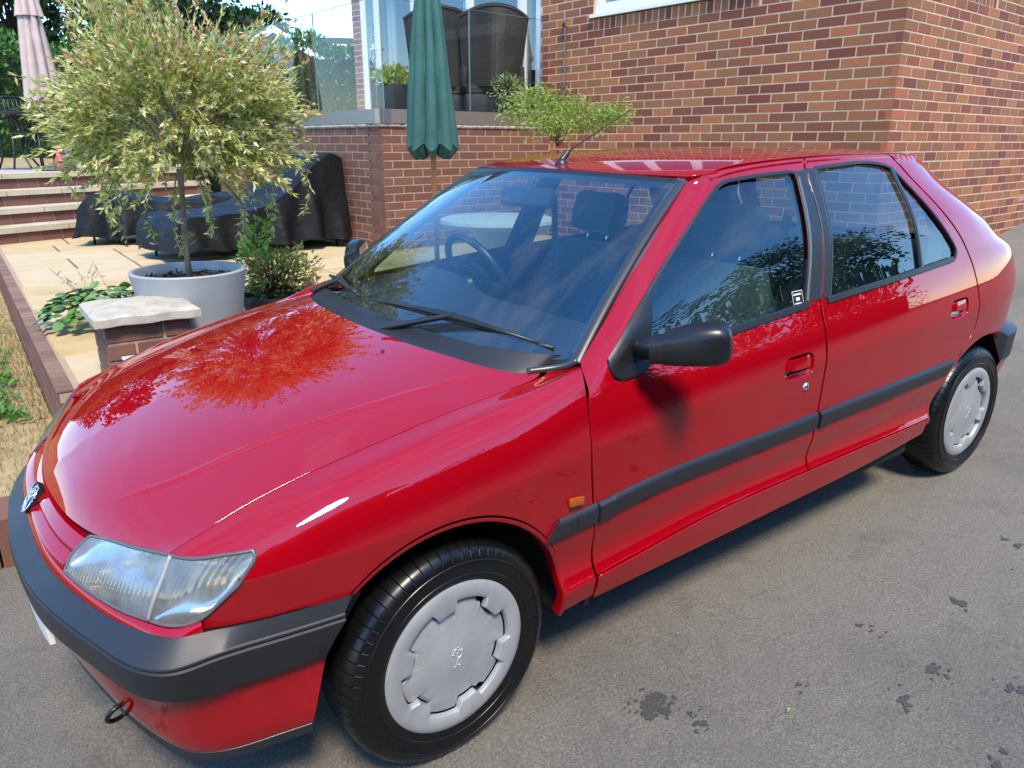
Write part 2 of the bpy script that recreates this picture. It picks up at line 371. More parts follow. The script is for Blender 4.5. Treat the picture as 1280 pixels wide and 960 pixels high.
CAPST = mat('pillar_cap_stone', (.5, .45, .36), .9, build=stone_nodes([(.3, (.38, .34, .27)), (.5, (.54, .49, .40)), (.7, (.62, .58, .50))], 16, .9))
JOINT = mat('paving_joint', (.20, .165, .11), .95)
UPVC = mat('white_window_frame', (.80, .81, .82), .28, coat=.2)
PANE = glass('house_glass', (.62, .68, .68), 2.1)
ROOM = mat('dark_room', (.055, .05, .05), .9)
STRAW = mat('dry_lawn_soil', (.30, .21, .10), .95, build=lambda nt, b: nt.links.new(ramp(nt, noise(nt, 7, 6, .7), [(.3, (.22, .16, .07)), (.55, (.40, .29, .14)), (.75, (.50, .38, .20))]), b.inputs['Base Color']))

# ---- ground sheets
def drive_z(x, y):
    base = -math.tan(TILT)*x; return base+.345*float(sstep(-3.3, -9.5, np.array(x)))*1.45
xs = np.r_[np.linspace(-16, -3.2, 26), np.linspace(-3, 9, 25)]; ys = np.linspace(-3.6, 9.0, 26)
dr = MB().grid([[(x, y, drive_z(x, y)) for y in ys] for x in xs]).build('drive', ASPH, sm=True); fix(dr); tag(dr, kind='structure')
if dr.data.polygons[0].normal.z < 0: dr.data.flip_normals()
gd = MB().grid([[(x, y, -.55) for y in np.linspace(-600, 600, 3)] for x in np.linspace(-600, 600, 3)], flip=False).build('ground', mat('far_ground', (.16, .17, .07), .95)); tag(gd, kind='structure')
STN = mat('oil_stain', (.02, .019, .018), .6, build=lambda nt, b: (nt.links.new(ramp(nt, noise(nt, 200, 3, .7), [(.35, (.035, .033, .031)), (.72, (.125, .118, .107))]), b.inputs['Base Color']), bump(nt, b, noise(nt, 330, 3, .7), .8, .008)))
def stain(c, r, cnt, seed, asp=1.0, rot=0.):
    """a patch of many small dark drips, dense in the middle"""
    rr = random.Random(seed); b = MB()
    for q in range(cnt):
        u = rr.gauss(0, .5)*r*asp; v = rr.gauss(0, .5)*r; x0 = c[0]+u*math.cos(rot)-v*math.sin(rot); y0 = c[1]+u*math.sin(rot)+v*math.cos(rot); q_ = r*rr.uniform(.06, .30)*math.exp(-(u*u/asp**2+v*v)/(r*r)); ph = [rr.uniform(0, 6.28) for _ in range(4)]; n = 16
        V = [(x0, y0, drive_z(x0, y0)+.0032+q*1e-5)]
        for k in range(n):
            a = 2*PI*k/n; w_ = q_*(1+.28*math.sin(2*a+ph[0])+.22*math.sin(3*a+ph[1])+.2*math.sin(5*a+ph[2])); x = x0+w_*1.3*math.cos(a); y = y0+w_*math.sin(a); V.append((x, y, drive_z(x, y)+.0032+q*1e-5))
        b.add(V, [(0, 1+k, 1+(k+1) % n) for k in range(n)])
    tag(b.build('oil_stain', STN, dr), kind='stuff')
for i, (x, y, r, cnt, a) in enumerate([(-.50, .985, .060, 40, 1.1), (-.55, 1.08, .04, 14, 1.4), (-1.24, 1.16, .04, 8, 1.5), (-1.22, 1.36, .045, 14, 1.1), (-1.05, 1.38, .05, 9, 1.3), (-1.60, 1.25, .04, 10, 1.6), (-1.92, 1.37, .06, 16, 1.8), (-1.33, 1.53, .05, 8, 1.2), (-1.02, 1.62, .05, 8, 1.4), (-.87, 1.18, .03, 6, 1.5), (.835, .40, .05, 22, 1.3), (-2.12, 1.22, .04, 8, 2.0), (-1.5, 1.75, .06, 10, 1.5), (-.75, 1.55, .05, 6, 1.2)]):
    stain((x, y), r, cnt, i, a, i*.7)
lf = mat('fallen_leaf_green', (.16, .30, .07), .6)
for k, (x, y) in enumerate([(-.76, 1.21), (-2.9, 1.02)]):
    z = drive_z(x, y)+.006; l_ = MB().add([(x-.013, y, z), (x, y-.005, z+.003), (x+.013, y+.003, z), (x+.001, y+.008, z+.003)], [(0, 1, 2, 3)]).build('fallen_leaf', lf)
    tag(l_, ['small bright green leaf lying on the drive near the front wheel', 'small green leaf lying on the drive behind the rear wheel'][k], 'leaf', 'fallen leaves on the drive')

# ---- brick layers
CAMW = _c
BR_ME = {}
def brick_mesh(l, h, d=.05, m=None):
    k = (round(l, 4), round(h, 4), m.name)
    if k not in BR_ME:
        b = .0015; V = [(-l/2, -d, -h/2), (l/2, -d, -h/2), (l/2, -d, h/2), (-l/2, -d, h/2), (-l/2, -b, -h/2), (l/2, -b, -h/2), (l/2, -b, h/2), (-l/2, -b, h/2), (-l/2+b, 0, -h/2+b), (l/2-b, 0, -h/2+b), (l/2-b, 0, h/2-b), (-l/2+b, 0, h/2-b)]
        Fc = [(8, 9, 10, 11), (4, 5, 9, 8), (5, 6, 10, 9), (6, 7, 11, 10), (7, 4, 8, 11), (0, 1, 5, 4), (1, 2, 6, 5), (2, 3, 7, 6), (3, 0, 4, 7)]
        me = bpy.data.meshes.new('brick'); me.from_pydata(V, [], Fc); me.materials.append(m); me.update(); BR_ME[k] = me
        # outward is +y of the brick
        bm = bmesh.new(); bm.from_mesh(me); bmesh.ops.recalc_face_normals(bm, faces=bm.faces[:])
        f = max(bm.faces, key=lambda q: q.calc_center_median().y)
        if f.normal.y < 0: bmesh.ops.reverse_faces(bm, faces=bm.faces[:])
        bm.to_mesh(me); bm.free()
    return BR_ME[k]
def lay(items, par, m, keep=300, jit=.0006):
    """items: (centre xyz, yaw of outward normal, length, height); the largest in view become parts, the rest one mesh"""
    sc_ = []
    for it in items:
        c = np.array(it[0]); n = np.array([math.cos(it[1]), math.sin(it[1]), 0]); v = CAMW-c; d = np.linalg.norm(v); sc_.append(max(0, (n@v)/d)*it[2]/d**2)
    o = np.argsort(sc_)[::-1]; rr = random.Random(len(items)); st = MB()
    for rank, i in enumerate(o):
        c, yaw, l, h = items[i][:4]; me = brick_mesh(l, h, m=m); j = rr.uniform(-jit, jit)
        R = Matrix.Translation(Vector(c)+Vector((math.cos(yaw), math.sin(yaw), 0))*j)@Matrix.Rotation(yaw-PI/2, 4, 'Z')@Matrix.Rotation(rr.uniform(-.004, .004), 4, 'Y')
        if rank < keep:
            b = bpy.data.objects.new('brick', me); COL.objects.link(b); b.parent = par; b.matrix_local = R
        else: st.add([R@v.co for v in me.vertices], [tuple(f.vertices) for f in me.polygons])
    if st.V: tag(st.build('brickwork', m, par), kind='stuff')
def courses(p0, ang, s0, s1, z0, n, nrm, odd=0, holes=(), mod=.225, ch=.075, l=.2145, h=.0645, corner=True, end_cut=True):
    """stretcher bond on a vertical face that starts at p0 and runs along ang"""
    out = []; d = np.array([math.cos(ang), math.sin(ang)])
    for k in range(n):
        z = z0+k*ch+h/2; s = s0
        if (k+odd) % 2: segs = [(s0, s0+.1025)]; s = s0+.1125
        else: segs = []
        while s < s1-.02: segs.append((s, min(s+l, s1))); s += mod
        for a, b in segs:
            pieces = [(a, b)]
            for (h0, h1, hz0, hz1) in holes:
                if z+h/2 > hz0 and z-h/2 < hz1:
                    nn = []
                    for (q0, q1) in pieces:
                        if q1 <= h0 or q0 >= h1: nn.append((q0, q1)); continue
                        if q0 < h0-.02: nn.append((q0, h0-.005))
                        if q1 > h1+.02: nn.append((h1+.005, q1))
                    pieces = nn
            for (q0, q1) in pieces:
                if q1-q0 < .03: continue
                L_ = round((q1-q0)/.01)*.01 if abs(q1-q0-l) > .004 and abs(q1-q0-.1025) > .004 else (q1-q0); c = (p0[0]+d[0]*(q0+q1)/2, p0[1]+d[1]*(q0+q1)/2, z); out.append((c, nrm, L_, h))
    return out

# ---- the house
CN = np.array([-4.892, -.998]); AA = math.radians(-86); dA = np.array([math.cos(AA), math.sin(AA)]); nA = np.array([-dA[1], dA[0]]); dB = -nA; nB = -dA
HA = lambda s, z, o=0: (CN[0]+dA[0]*s+nA[0]*o, CN[1]+dA[1]*s+nA[1]*o, z)
HB = lambda s, z, o=0: (CN[0]+dB[0]*s+nB[0]*o, CN[1]+dB[1]*s+nB[1]*o, z)
yawA = math.atan2(nA[1], nA[0]); yawB = math.atan2(nB[1], nB[0])
house = empty('brick_house', (*CN, .30), label='red brick house behind the car with white patio doors and a white window', cat='house')
def hpart(mb, name, m, par=house, sm=None):
    mb.V = [(v[0]-CN[0], v[1]-CN[1], v[2]-.30) for v in mb.V] if par is house else mb.V
    return mb.build(name, m, par, sm)
Z0 = 2.343-29*.075                                                    # a bed joint fitted to the photograph
WIN = (1.20, 3.065, 2.606, 3.75)                                       # window opening on the end facing the car: s0, s1, z0, z1
DOOR = (3.86, 7.70, 1.62, 3.78)                                        # patio doors opening
items = courses(CN, AA, 0, 3.842, Z0+.011, 36, yawA, 0, holes=[(WIN[0]-.02, WIN[1]+.0, 2.50, 9)])
items += courses(CN, math.atan2(dB[1], dB[0]), 0, 5.2, Z0+.011, 36, yawB, 1, holes=[(.62, 1.62, 2.50, 9)])
# vertical bricks under the window
s = WIN[0]+.03
sold = []
while s < WIN[1]-.01: sold.append((HA(s, 2.5492), yawA, .063, .1025)); s += .075
s = .655
while s < 1.60: sold.append((HB(s, 2.5492), yawB, .063, .1025)); s += .075
loc = lambda its: [((c[0]-CN[0], c[1]-CN[1], c[2]-.30), y, l, h) for (c, y, l, h) in its]
_cam_keep = CAMW; CAMW = CAMW-np.array([CN[0], CN[1], .30])
lay(loc(items+sold), house, BRICK, 300)
CAMW = _cam_keep
def wall_box(f, s0, s1, z0, z1, o0, o1): return [f(s0, z0, o0), f(s1, z0, o0), f(s1, z0, o1), f(s0, z0, o1), f(s0, z1, o0), f(s1, z1, o0), f(s1, z1, o1), f(s0, z1, o1)]
BOXF = [(0, 3, 2, 1), (4, 5, 6, 7), (0, 1, 5, 4), (1, 2, 6, 5), (2, 3, 7, 6), (3, 0, 4, 7)]
def boxes(f, lst):
    b = MB()
    for a in lst: b.add(wall_box(f, *a), BOXF)
    return b
core = boxes(HA, [(.006, WIN[0], .0, 2.872, -.25, -.0018), (WIN[0], WIN[1], .0, 2.598, -.25, -.0018), (WIN[1], 3.842, .0, 2.872, -.25, -.0018)])
fix(hpart(core, 'mortar_bed', MORT))
fix(hpart(boxes(HB, [(.006, .62, .0, 2.872, -.25, -.0018), (.62, 1.62, 0, 2.64, -.25, -.0018), (1.62, 5.2, 0, 2.872, -.25, -.0018)]), 'mortar_bed', MORT))
def far_brick_nodes(nt, b):
    t = nd(nt, 'TexBrick'); t.inputs['Color1'].default_value = (.24, .07, .05, 1); t.inputs['Color2'].default_value = (.33, .13, .075, 1); t.inputs['Mortar'].default_value = (.58, .44, .32, 1)
    t.inputs['Scale'].default_value = 1; t.inputs['Brick Width'].default_value = .225; t.inputs['Row Height'].default_value = .075; t.inputs['Mortar Size'].default_value = .006
    g = nd(nt, 'NewGeometry'); sp = nd(nt, 'SeparateXYZ'); cb = nd(nt, 'CombineXYZ'); nt.links.new(g.outputs['Position'], sp.inputs[0]); nt.links.new(math_(nt, 'ADD', sp.outputs[0], sp.outputs[1]), cb.inputs[0]); nt.links.new(sp.outputs[2], cb.inputs[1]); nt.links.new(cb.outputs[0], t.inputs['Vector']); nt.links.new(t.outputs['Color'], b.inputs['Base Color'])
FARB = mat('brickwork_far', (.3, .1, .07), .85, build=far_brick_nodes)
up = boxes(HA, [(0, WIN[0], 2.875, 5.2, -.25, -.002), (WIN[0], WIN[1], WIN[3]+.02, 5.2, -.25, -.002), (WIN[1], DOOR[0], 2.875, 5.2, -.25, -.002), (DOOR[0], 7.9, DOOR[3]+.02, 5.2, -.25, -.002), (7.72, 7.9, .0, 5.2, -.25, -.002), (DOOR[0], 7.72, 0, 1.58, -.25, -.002)])
fix(hpart(up, 'upper_wall', FARB))
fix(hpart(boxes(HB, [(0.002, .62, 2.875, 5.2, -.25, -.002), (.62, 1.62, 3.9, 5.2, -.25, -.002), (1.62, 9, 2.875, 5.2, -.25, -.002), (5.2, 9, .0, 2.90, -.24, -.003)]), 'upper_wall', FARB))
fix(hpart(boxes(lambda s, z, o: HA(s, z, o), [(7.65, 7.9, 0, 5.2, -9, -.26)]), 'back_wall', FARB))
rf_ = MB(); ov = .35
P = [HA(-ov, 5.15, ov), HA(7.9+ov, 5.15, ov), HA(7.9+ov, 5.15, -9.3), HA(-ov, 5.15, -9.3), HA(3.95, 7.6, ov), HA(3.95, 7.6, -9.3)]
rf_.add(P, [(0, 4, 5, 3), (1, 2, 5, 4), (0, 1, 4), (3, 5, 2), (0, 3, 2, 1)]); fix(hpart(rf_, 'roof', mat('brown_roof_tiles', (.13, .075, .055), .85)))
# window on the end wall
def window(f, s0, s1, z0, z1, mull, name, sill_out=.0, yaw=0):
    fr = .062; w_ = hpart(boxes(f, [(s0, s1, z0, z0+fr, -.09, -.022), (s0, s1, z1-fr, z1, -.09, -.022), (s0, s0+fr, z0+fr, z1-fr, -.09, -.022), (s1-fr, s1, z0+fr, z1-fr, -.09, -.022)]+[(m-.03, m+.03, z0+fr, z1-fr, -.088, -.026) for m in mull]), name, UPVC); fix(w_)
    off = lambda mb: [(v[0]-CN[0], v[1]-CN[1], v[2]-.30) for v in mb.V]
    edges = [s0+fr]+[q for m in mull for q in (m-.03, m+.03)]+[s1-fr]
    for k in range(0, len(edges), 2):
        a, b = edges[k], edges[k+1]; e = .036
        q = boxes(f, [(a+.002, b-.002, z0+fr+.002, z0+fr+e, -.078, -.034), (a+.002, b-.002, z1-fr-e, z1-fr-.002, -.078, -.034), (a+.002, a+e, z0+fr+e, z1-fr-e, -.078, -.034), (b-e, b-.002, z0+fr+e, z1-fr-e, -.078, -.034)]); q.V = off(q); fix(q.build('sash', UPVC, w_))
        g = MB().add([f(a+e, z0+fr+e, -.055), f(b-e, z0+fr+e, -.055), f(b-e, z1-fr-e, -.055), f(a+e, z1-fr-e, -.055)], [(0, 1, 2, 3)]); g.V = off(g); g.build('pane', PANE, w_)
    if sill_out:
        q = boxes(f, [(s0-.03, s1+.03, z0-.030, z0-.001, -.10, sill_out)]); q.V = off(q); fix(q.build('sill', UPVC, w_))
    return w_
window(HA, WIN[0], WIN[1]-.004, WIN[2]+.032, WIN[3], [1.82, 2.45], 'window', .035)
window(HB, .625, 1.615, 2.66, 3.88, [1.12], 'window', .035)
window(HA, DOOR[0]+.002, DOOR[1], DOOR[2], DOOR[3], [4.20, 5.15, 6.35, 7.30], 'patio_door')
rm_ = boxes(HA, [(3.9, 7.65, 1.55, 1.60, -4.2, -.12), (3.88, 7.66, 1.6, 4.0, -4.3, -4.2), (3.86, 3.9, 1.6, 4.0, -4.2, -.26), (3.9, 7.65, 3.9, 3.95, -4.2, -.12)]); fix(hpart(rm_, 'room', ROOM))
rm_ = boxes(HA, [(.5, 3.4, 2.3, 2.35, -3.2, -.3), (.5, 3.4, 2.3, 4.0, -3.3, -3.2), (.45, .5, 2.3, 4, -3.2, -.3), (3.4, 3.45, 2.3, 4, -3.2, -.3), (.5, 3.4, 3.95, 4, -3.2, -.3)]); fix(hpart(rm_, 'room', mat('pale_room', (.30, .29, .27), .9)))
def curtain(s0, s1, z0, z1, o):
    R = [[HA(s, z, o+.03*math.sin(s*60)) for z in (z0, z1)] for s in np.linspace(s0, s1, 24)]; return hpart(MB().grid(R), 'curtain', mat('pale_curtain', (.62, .58, .52), .9), sm=True)
curtain(5.25, 5.50, 1.63, 3.7, -.22); curtain(7.05, 7.28, 1.63, 3.7, -.22); curtain(4.25, 4.42, 1.63, 3.7, -.22)
hd_ = boxes(HA, [(7.36, 7.39, 2.55, 2.75, -.03, -.012), (7.28, 7.385, 2.67, 2.69, -.012, .03)]); fix(hpart(hd_, 'door_handle', UPVC))
fix(hpart(boxes(HB, [(3.02, 3.235, Z0+9.5*.075, Z0+9.5*.075+.065, -.004, .002)]), 'air_brick', mat('air_brick_clay', (.46, .25, .19), .9)))

# ---- terrace wall with its glass balustrade
T0 = np.array([-2.50, -4.45]); T1 = np.array([-4.655, -4.66]); T2 = np.array([-2.17, -8.6])
aF = math.atan2(*(T1-T0)[::-1]); aL = math.atan2(*(T2-T0)[::-1]); lenF = np.linalg.norm(T1-T0); lenL = np.linalg.norm(T2-T0)
dF = (T1-T0)/lenF; dL = (T2-T0)/lenL; nF = np.array([dF[1], -dF[0]]); nF *= np.sign(nF[1]); nL = np.array([dL[1], -dL[0]]); nL *= np.sign(nL[0])
TF = lambda s, z, o=0: (T0[0]+dF[0]*s+nF[0]*o, T0[1]+dF[1]*s+nF[1]*o, z)
TL = lambda s, z, o=0: (T0[0]+dL[0]*s+nL[0]*o, T0[1]+dL[1]*s+nL[1]*o, z)
PZ = .44; TZ = 1.575
terr = empty('terrace_wall', (*T0, PZ), label='dark red brick terrace wall with mortar capping below the glass balustrade', cat='wall')
lt = lambda its: [((c[0]-T0[0], c[1]-T0[1], c[2]-PZ), y, l, h) for (c, y, l, h) in its]
n_c = 16; zt = TZ-n_c*.075
it = courses(T0, aF, 0, lenF, zt+.005, n_c, math.atan2(nF[1], nF[0]), 0)+courses(T0, aL, 0, 2.6, zt+.005, n_c, math.atan2(nL[1], nL[0]), 1)
_k = CAMW; CAMW = CAMW-np.array([T0[0], T0[1], PZ]); lay(lt(it), terr, BRICKT, 300); CAMW = _k
def tpart(mb, name, m, sm=None, par=terr):
    mb.V = [(v[0]-T0[0], v[1]-T0[1], v[2]-PZ) for v in mb.V]; return fix(mb.build(name, m, par, sm))
tpart(boxes(TF, [(.01, lenF, .2, TZ-.002, -.22, -.002)]), 'mortar_bed', MORTT); tpart(boxes(TL, [(.25, lenL, .2, TZ-.003, -.22, -.002)]), 'mortar_bed', MORTT)
tpart(boxes(TL, [(2.61, lenL, .2, TZ-.004, -.05, -.002)]), 'far_brickwork', FARB)
cp = MB(); rr = random.Random(5)
for f, ln in ((TF, lenF+.05), (TL, lenL)):
    R = []
    for s in np.linspace(-.012, ln, int(ln/.04)):
        j = rr.uniform(-.004, .004); R.append([f(s, TZ-.002, -.25), f(s, TZ-.002+j*.5, .010+j), f(s, TZ+.012, .014+j), f(s, TZ+.024+j*.5, .004), f(s, TZ+.024, -.25)])
    cp.grid(R)
tpart(cp, 'capping', mat('rough_capping', (.35, .31, .27), .95, build=mortar_nodes((.24, .20, .17), (.46, .41, .35))))
dk = MB(); dk.add([(*T0, TZ+.03), (*T1, TZ+.03), HA(DOOR[1]+.2, TZ+.03, -.1), (*T2, TZ+.03)], [(0, 1, 2, 3)]); tpart(dk, 'deck', mat('terrace_deck', (.30, .27, .24), .8))
bal = empty('glass_balustrade', (*T0, TZ), label='frameless glass balustrade in a grey channel on the terrace wall', cat='balustrade')
def bpart(mb, name, m, par=None, sm=None):
    mb.V = [(v[0]-T0[0], v[1]-T0[1], v[2]-TZ) for v in mb.V]; return mb.build(name, m, par or bal, sm)
ANOD = mat('anodised_channel', (.20, .20, .20), .38, .75); ANOD2 = mat('anodised_channel_bronze', (.30, .27, .25), .36, .7)
fix(bpart(boxes(TF, [(0.0, lenF-.01, TZ+.026, TZ+.155, -.10, -.02)]), 'base_channel', ANOD2)); fix(bpart(boxes(TL, [(-.018, lenL, TZ+.026, TZ+.155, -.10, -.02)]), 'base_channel', ANOD))
BALG = glass('balustrade_glass', (.90, .94, .93), 1.34); GEDGE = mat('glass_edge', (.16, .22, .21), .2)
for f, segs in ((TF, [(.01, 1.08), (1.09, lenF-.10)]), (TL, [(.03, 1.30), (1.31, 2.6), (2.61, 3.9)])):
    for (a, b) in segs:
        pn = bpart(MB().add([f(a, TZ+.12, -.06), f(b, TZ+.12, -.06), f(b, 2.655, -.06), f(a, 2.655, -.06)], [(0, 1, 2, 3)]), 'glass_panel', BALG)
        fix(bpart(boxes(f, [(a, b, 2.655, 2.658, -.066, -.054), (a-.003, a, TZ+.16, 2.658, -.065, -.055), (b, b+.003, TZ+.16, 2.658, -.065, -.055)]), 'glass_edge', GEDGE, pn))
cl = MB()
for z in (2.585, 1.985):
    q = np.array(HA(3.455, z, 0)); cl.tube([q, q+np.array([nA[0], nA[1], 0])*.035], [.026, .026], 14)
fix(bpart(cl, 'wall_fixing', CHROME if 'chrome' in MATS else mat('chrome', (.75, .76, .78), .12, 1.0), sm=.7))
q = MB().add(wall_box(HA, 3.44, 3.452, 1.75, 2.66, .012, .022), BOXF); fix(bpart(q, 'end_post', mat('steel_post', (.35, .35, .35), .3, .8)))
po = boxes(TL, [(3.95, 4.02, TZ+.03, 2.75, -.10, -.03)]); fix(bpart(po, 'end_post', mat('steel_post')))

# ---- patio
patio = empty('patio', (0, -1.3, PZ)); tag(patio, kind='structure')
def ppart(mb, name, m, sm=None, par=patio):
    mb.V = [(v[0], v[1]+1.3, v[2]-PZ) for v in mb.V]; return fix(mb.build(name, m, par, sm))
ppart(MB().box((-2.05, -5.4, PZ/2-.03), (5.1, 8.2, PZ-.0)), 'paving_bed', JOINT)
rr = random.Random(11); y = -1.32; SL = {}
while y > -9.0:
    d = rr.choice([.46, .60, .60, .74]); x = .50-rr.choice([0, .02])
    while x > -4.55:
        w_ = rr.choice([.45, .60, .60, .75, .90]); w_ = min(w_, x+4.6)
        if w_ < .15: break
        k = (w_, d)
        if k not in SL:
            me = bpy.data.meshes.new('slab'); bm = bmesh.new(); bmesh.ops.create_cube(bm, size=1)
            for v in bm.verts: v.co = Vector((v.co.x*(w_-.019), v.co.y*(d-.019), v.co.z*.036))
            bmesh.ops.bevel(bm, geom=[e for e in bm.edges if all(v.co.z > 0 for v in e.verts)], offset=.006, segments=1, affect='EDGES'); bm.to_mesh(me); bm.free(); me.materials.append(SAND); SL[k] = me
        o = bpy.data.objects.new('slab', SL[k]); COL.objects.link(o); o.parent = patio; o.location = (x-w_/2, y-d/2+1.3, -.012+rr.uniform(-.002, .002)-.003); o.rotation_euler = (rr.uniform(-.003, .003), rr.uniform(-.003, .003), rr.choice([0, PI]))
        x -= w_
    y -= d
# retaining walls of the patio
edg = empty('patio_edging_wall', (.56, -1.45, .1), label='low brick edging wall between the patio and the dry lawn', cat='wall')
it = courses((.565, -1.42), -PI/2, 0, 5.9, PZ-.30, 4, 0., 0)
_k = CAMW; off_ = np.array([.56, -1.45, .1]); CAMW = CAMW-off_; lay([((c[0]-.56, c[1]+1.45, c[2]-.1), y_, l, h) for c, y_, l, h in it], edg, BRICKT, 300); CAMW = _k
b = MB().box((.51, -4.4, .16), (.098, 5.96, .55)); b.V = [(v[0]-.56, v[1]+1.45, v[2]-.1) for v in b.V]; fix(b.build('mortar_bed', MORTT, edg))
tp = []; yy = -1.42
BE = MB()
while yy > -7.3:
    q = MB().box((.534, yy-.037, PZ+.004), (.064, .066, .012), bev=.003); q.V = [(v[0]-.56, v[1]+1.45, v[2]-.1) for v in q.V]; q.build('brick', mat('edging_brick', (.27, .15, .09), .9, build=brick_nodes([(0, (.20, .10, .06)), (.5, (.27, .15, .09)), (1, (.34, .20, .13))], .5)), edg); yy -= .078
frw = MB().box((-2.0, -1.285, .16), (5.0, .03, .54)); fix(frw.build('patio_riser', FARB)); tag(bpy.data.objects['patio_riser'], kind='structure')

# ---- brick pillar with a stone cap
pc = np.array([.205, -1.445]); pil = empty('brick_pillar', (*pc, 0), label='short brick pillar with a pale stone cap beside the grey pot', cat='pillar')
w_ = .33; zt = .722
for k in range(10):
    z = zt-.065/2-.075*k-.004
    for q in range(4):
        a = q*PI/2+(0 if k % 2 == 0 else 0); mir = 1 if k % 2 == 0 else -1
        c = Matrix.Rotation(a, 3, 'Z')@Vector((mir*(-w_/2+.215/2), -w_/2+.1025/2, 0))
        key = ('pil',)
        if key not in BR_ME:
            me = bpy.data.meshes.new('brick'); bm = bmesh.new(); bmesh.ops.create_cube(bm, size=1)
            for v in bm.verts: v.co = Vector((v.co.x*.217, v.co.y*.1025, v.co.z*.066))
            bmesh.ops.bevel(bm, geom=bm.edges[:], offset=.003, segments=1, affect='EDGES'); bm.to_mesh(me); bm.free(); me.materials.append(BRICKT); BR_ME[key] = me
        o = bpy.data.objects.new('brick', BR_ME[key]); COL.objects.link(o); o.parent = pil; o.location = (c.x, c.y, z); o.rotation_euler = (0, 0, a)
MB().box((0, 0, (zt-.1)/2), (w_-.010, w_-.010, zt+.09)).build('mortar_bed', MORTT, pil)
cpz = MB(); rr = random.Random(2); hw = .205
prof = [(hw-.012, zt+.002), (hw, zt+.008), (hw, zt+.040), (hw-.02, zt+.052), (.05, zt+.068)]
for k in range(len(prof)-1):
    R = []
    for (r, z) in prof[k:k+2]:
        row = []
        for q in range(4):
            for f in np.linspace(-1, 1, 9)[:-1]:
                v = Matrix.Rotation(q*PI/2, 3, 'Z')@Vector((r, f*r, z)); j = .0035*math.sin(37*v.x+51*v.y+9*v.z) if r > .1 else 0; row.append((v.x+j, v.y-j, v.z+j*.6))
        R.append(row+[row[0]])
    cpz.grid(R)
n = len(cpz.V); cpz.V += [(0, 0, zt+.068), (0, 0, zt+.002)]; m_ = 33
base_i = n-m_; cpz.F += [(base_i+i, base_i+i+1, n) for i in range(m_-1)]+[(i, i+1, n+1) for i in range(m_-1)]
fix(cpz.build('cap_stone', CAPST, pil, sm=.5))
sl_ = MB().box((.30, -1.235, .525), (.055, .055, .13), bev=.008); solar = sl_.build('solar_light', mat('solar_black', (.015, .016, .018), .3), sm=.6); tag(solar, 'small black solar light at the foot of the brick pillar', 'lamp')
gl_ = MB().box((.30, -1.235, .594), (.058, .058, .008), bev=.003).build('glass_top', mat('frosted_cap', (.62, .68, .68), .2), solar)

# ---- lawn
LZ = .14
lw = MB().grid([[(x, y, LZ+.02*math.sin(3*x+y)) for y in np.linspace(-9.5, -1.02, 16)] for x in np.linspace(.568, 9, 14)]); lawn = fix(lw.build('lawn', STRAW, sm=True)); tag(lawn, kind='structure')
if lawn.data.polygons[0].normal.z < 0: lawn.data.flip_normals()
kb = empty('lawn_edging', (1.6, -1.0, 0), label='row of bricks edging the dry lawn along the drive', cat='edging')
for k in range(24):
    q = MB().box((.60+.105*k-1.6, 0, .07), (.098, .21, .20), bev=.004); q.build('brick', BRICKT, kb)
def blades(n, area, zf, h, cols, name, m, mask=None):
    xy = np.stack([rng.uniform(area[0], area[1], n), rng.uniform(area[2], area[3], n)], -1)
    if mask is not None: xy = xy[mask(xy)]
    n = len(xy); a = rng.uniform(0, 2*PI, n); hh = h*rng.uniform(.5, 1.2, n); ln = rng.normal(0, .45, (n, 2))*hh[:, None]; wd = .0028
    z = np.full(n, 0.)+zf; b0 = np.c_[xy+np.c_[np.cos(a), np.sin(a)]*wd, z-.01]; b1 = np.c_[xy-np.c_[np.cos(a), np.sin(a)]*wd, z-.01]; t = np.c_[xy+ln, z+hh]
    return leaf_mesh(name, np.stack([b0, b1, t], 1), cols[rng.integers(0, len(cols), n)]*rng.uniform(.75, 1.2, (n, 1)), m)
def leaf_mesh(name, Q, colr, m, parent=None):
    """Q: (n, k, 3) polygons, colr: (n, 3)"""
    n, k = Q.shape[:2]; me = bpy.data.meshes.new(name); me.vertices.add(n*k); me.vertices.foreach_set('co', Q.astype(np.float32).ravel())
    me.loops.add(n*k); me.loops.foreach_set('vertex_index', np.arange(n*k, dtype=np.int32)); me.polygons.add(n); me.polygons.foreach_set('loop_start', np.arange(0, n*k, k, dtype=np.int32))
    me.update(calc_edges=True); ca = me.color_attributes.new('leafcol', 'FLOAT_COLOR', 'POINT'); c4 = np.ones((n*k, 4), np.float32); c4[:, :3] = np.repeat(np.clip(colr, 0, 1), k, 0); ca.data.foreach_set('color', c4.ravel())
    me.validate(); return link(name, me, m, parent)
def leaf_mat(name, rough=.55, trans=.35, spec=.3):
    m = mat(name, (.1, .2, .05), rough, spec=spec); nt = m.node_tree
    if 'leafmix' in nt.nodes: return m
    b = nt.nodes['Principled BSDF']; at = nd(nt, 'Attribute', attribute_name='leafcol'); nt.links.new(at.outputs['Color'], b.inputs['Base Color'])
    t = nd(nt, 'BsdfTranslucent'); nt.links.new(mixc(nt, 1.0, at.outputs['Color'], (1.0, 1.15, .55), 'MULTIPLY'), t.inputs['Color']); mxs = nd(nt, 'MixShader'); mxs.name = 'leafmix'; mxs.inputs[0].default_value = trans
    nt.links.new(b.outputs[0], mxs.inputs[1]); nt.links.new(t.outputs[0], mxs.inputs[2]); nt.links.new(mxs.outputs[0], nt.nodes['Material Output'].inputs['Surface']); return m
GRASSM = leaf_mat('dry_grass', .8, .25)
cols = np.array([(.45, .33, .15), (.52, .40, .20), (.38, .27, .11), (.55, .45, .26), (.30, .27, .09), (.16, .22, .05)])
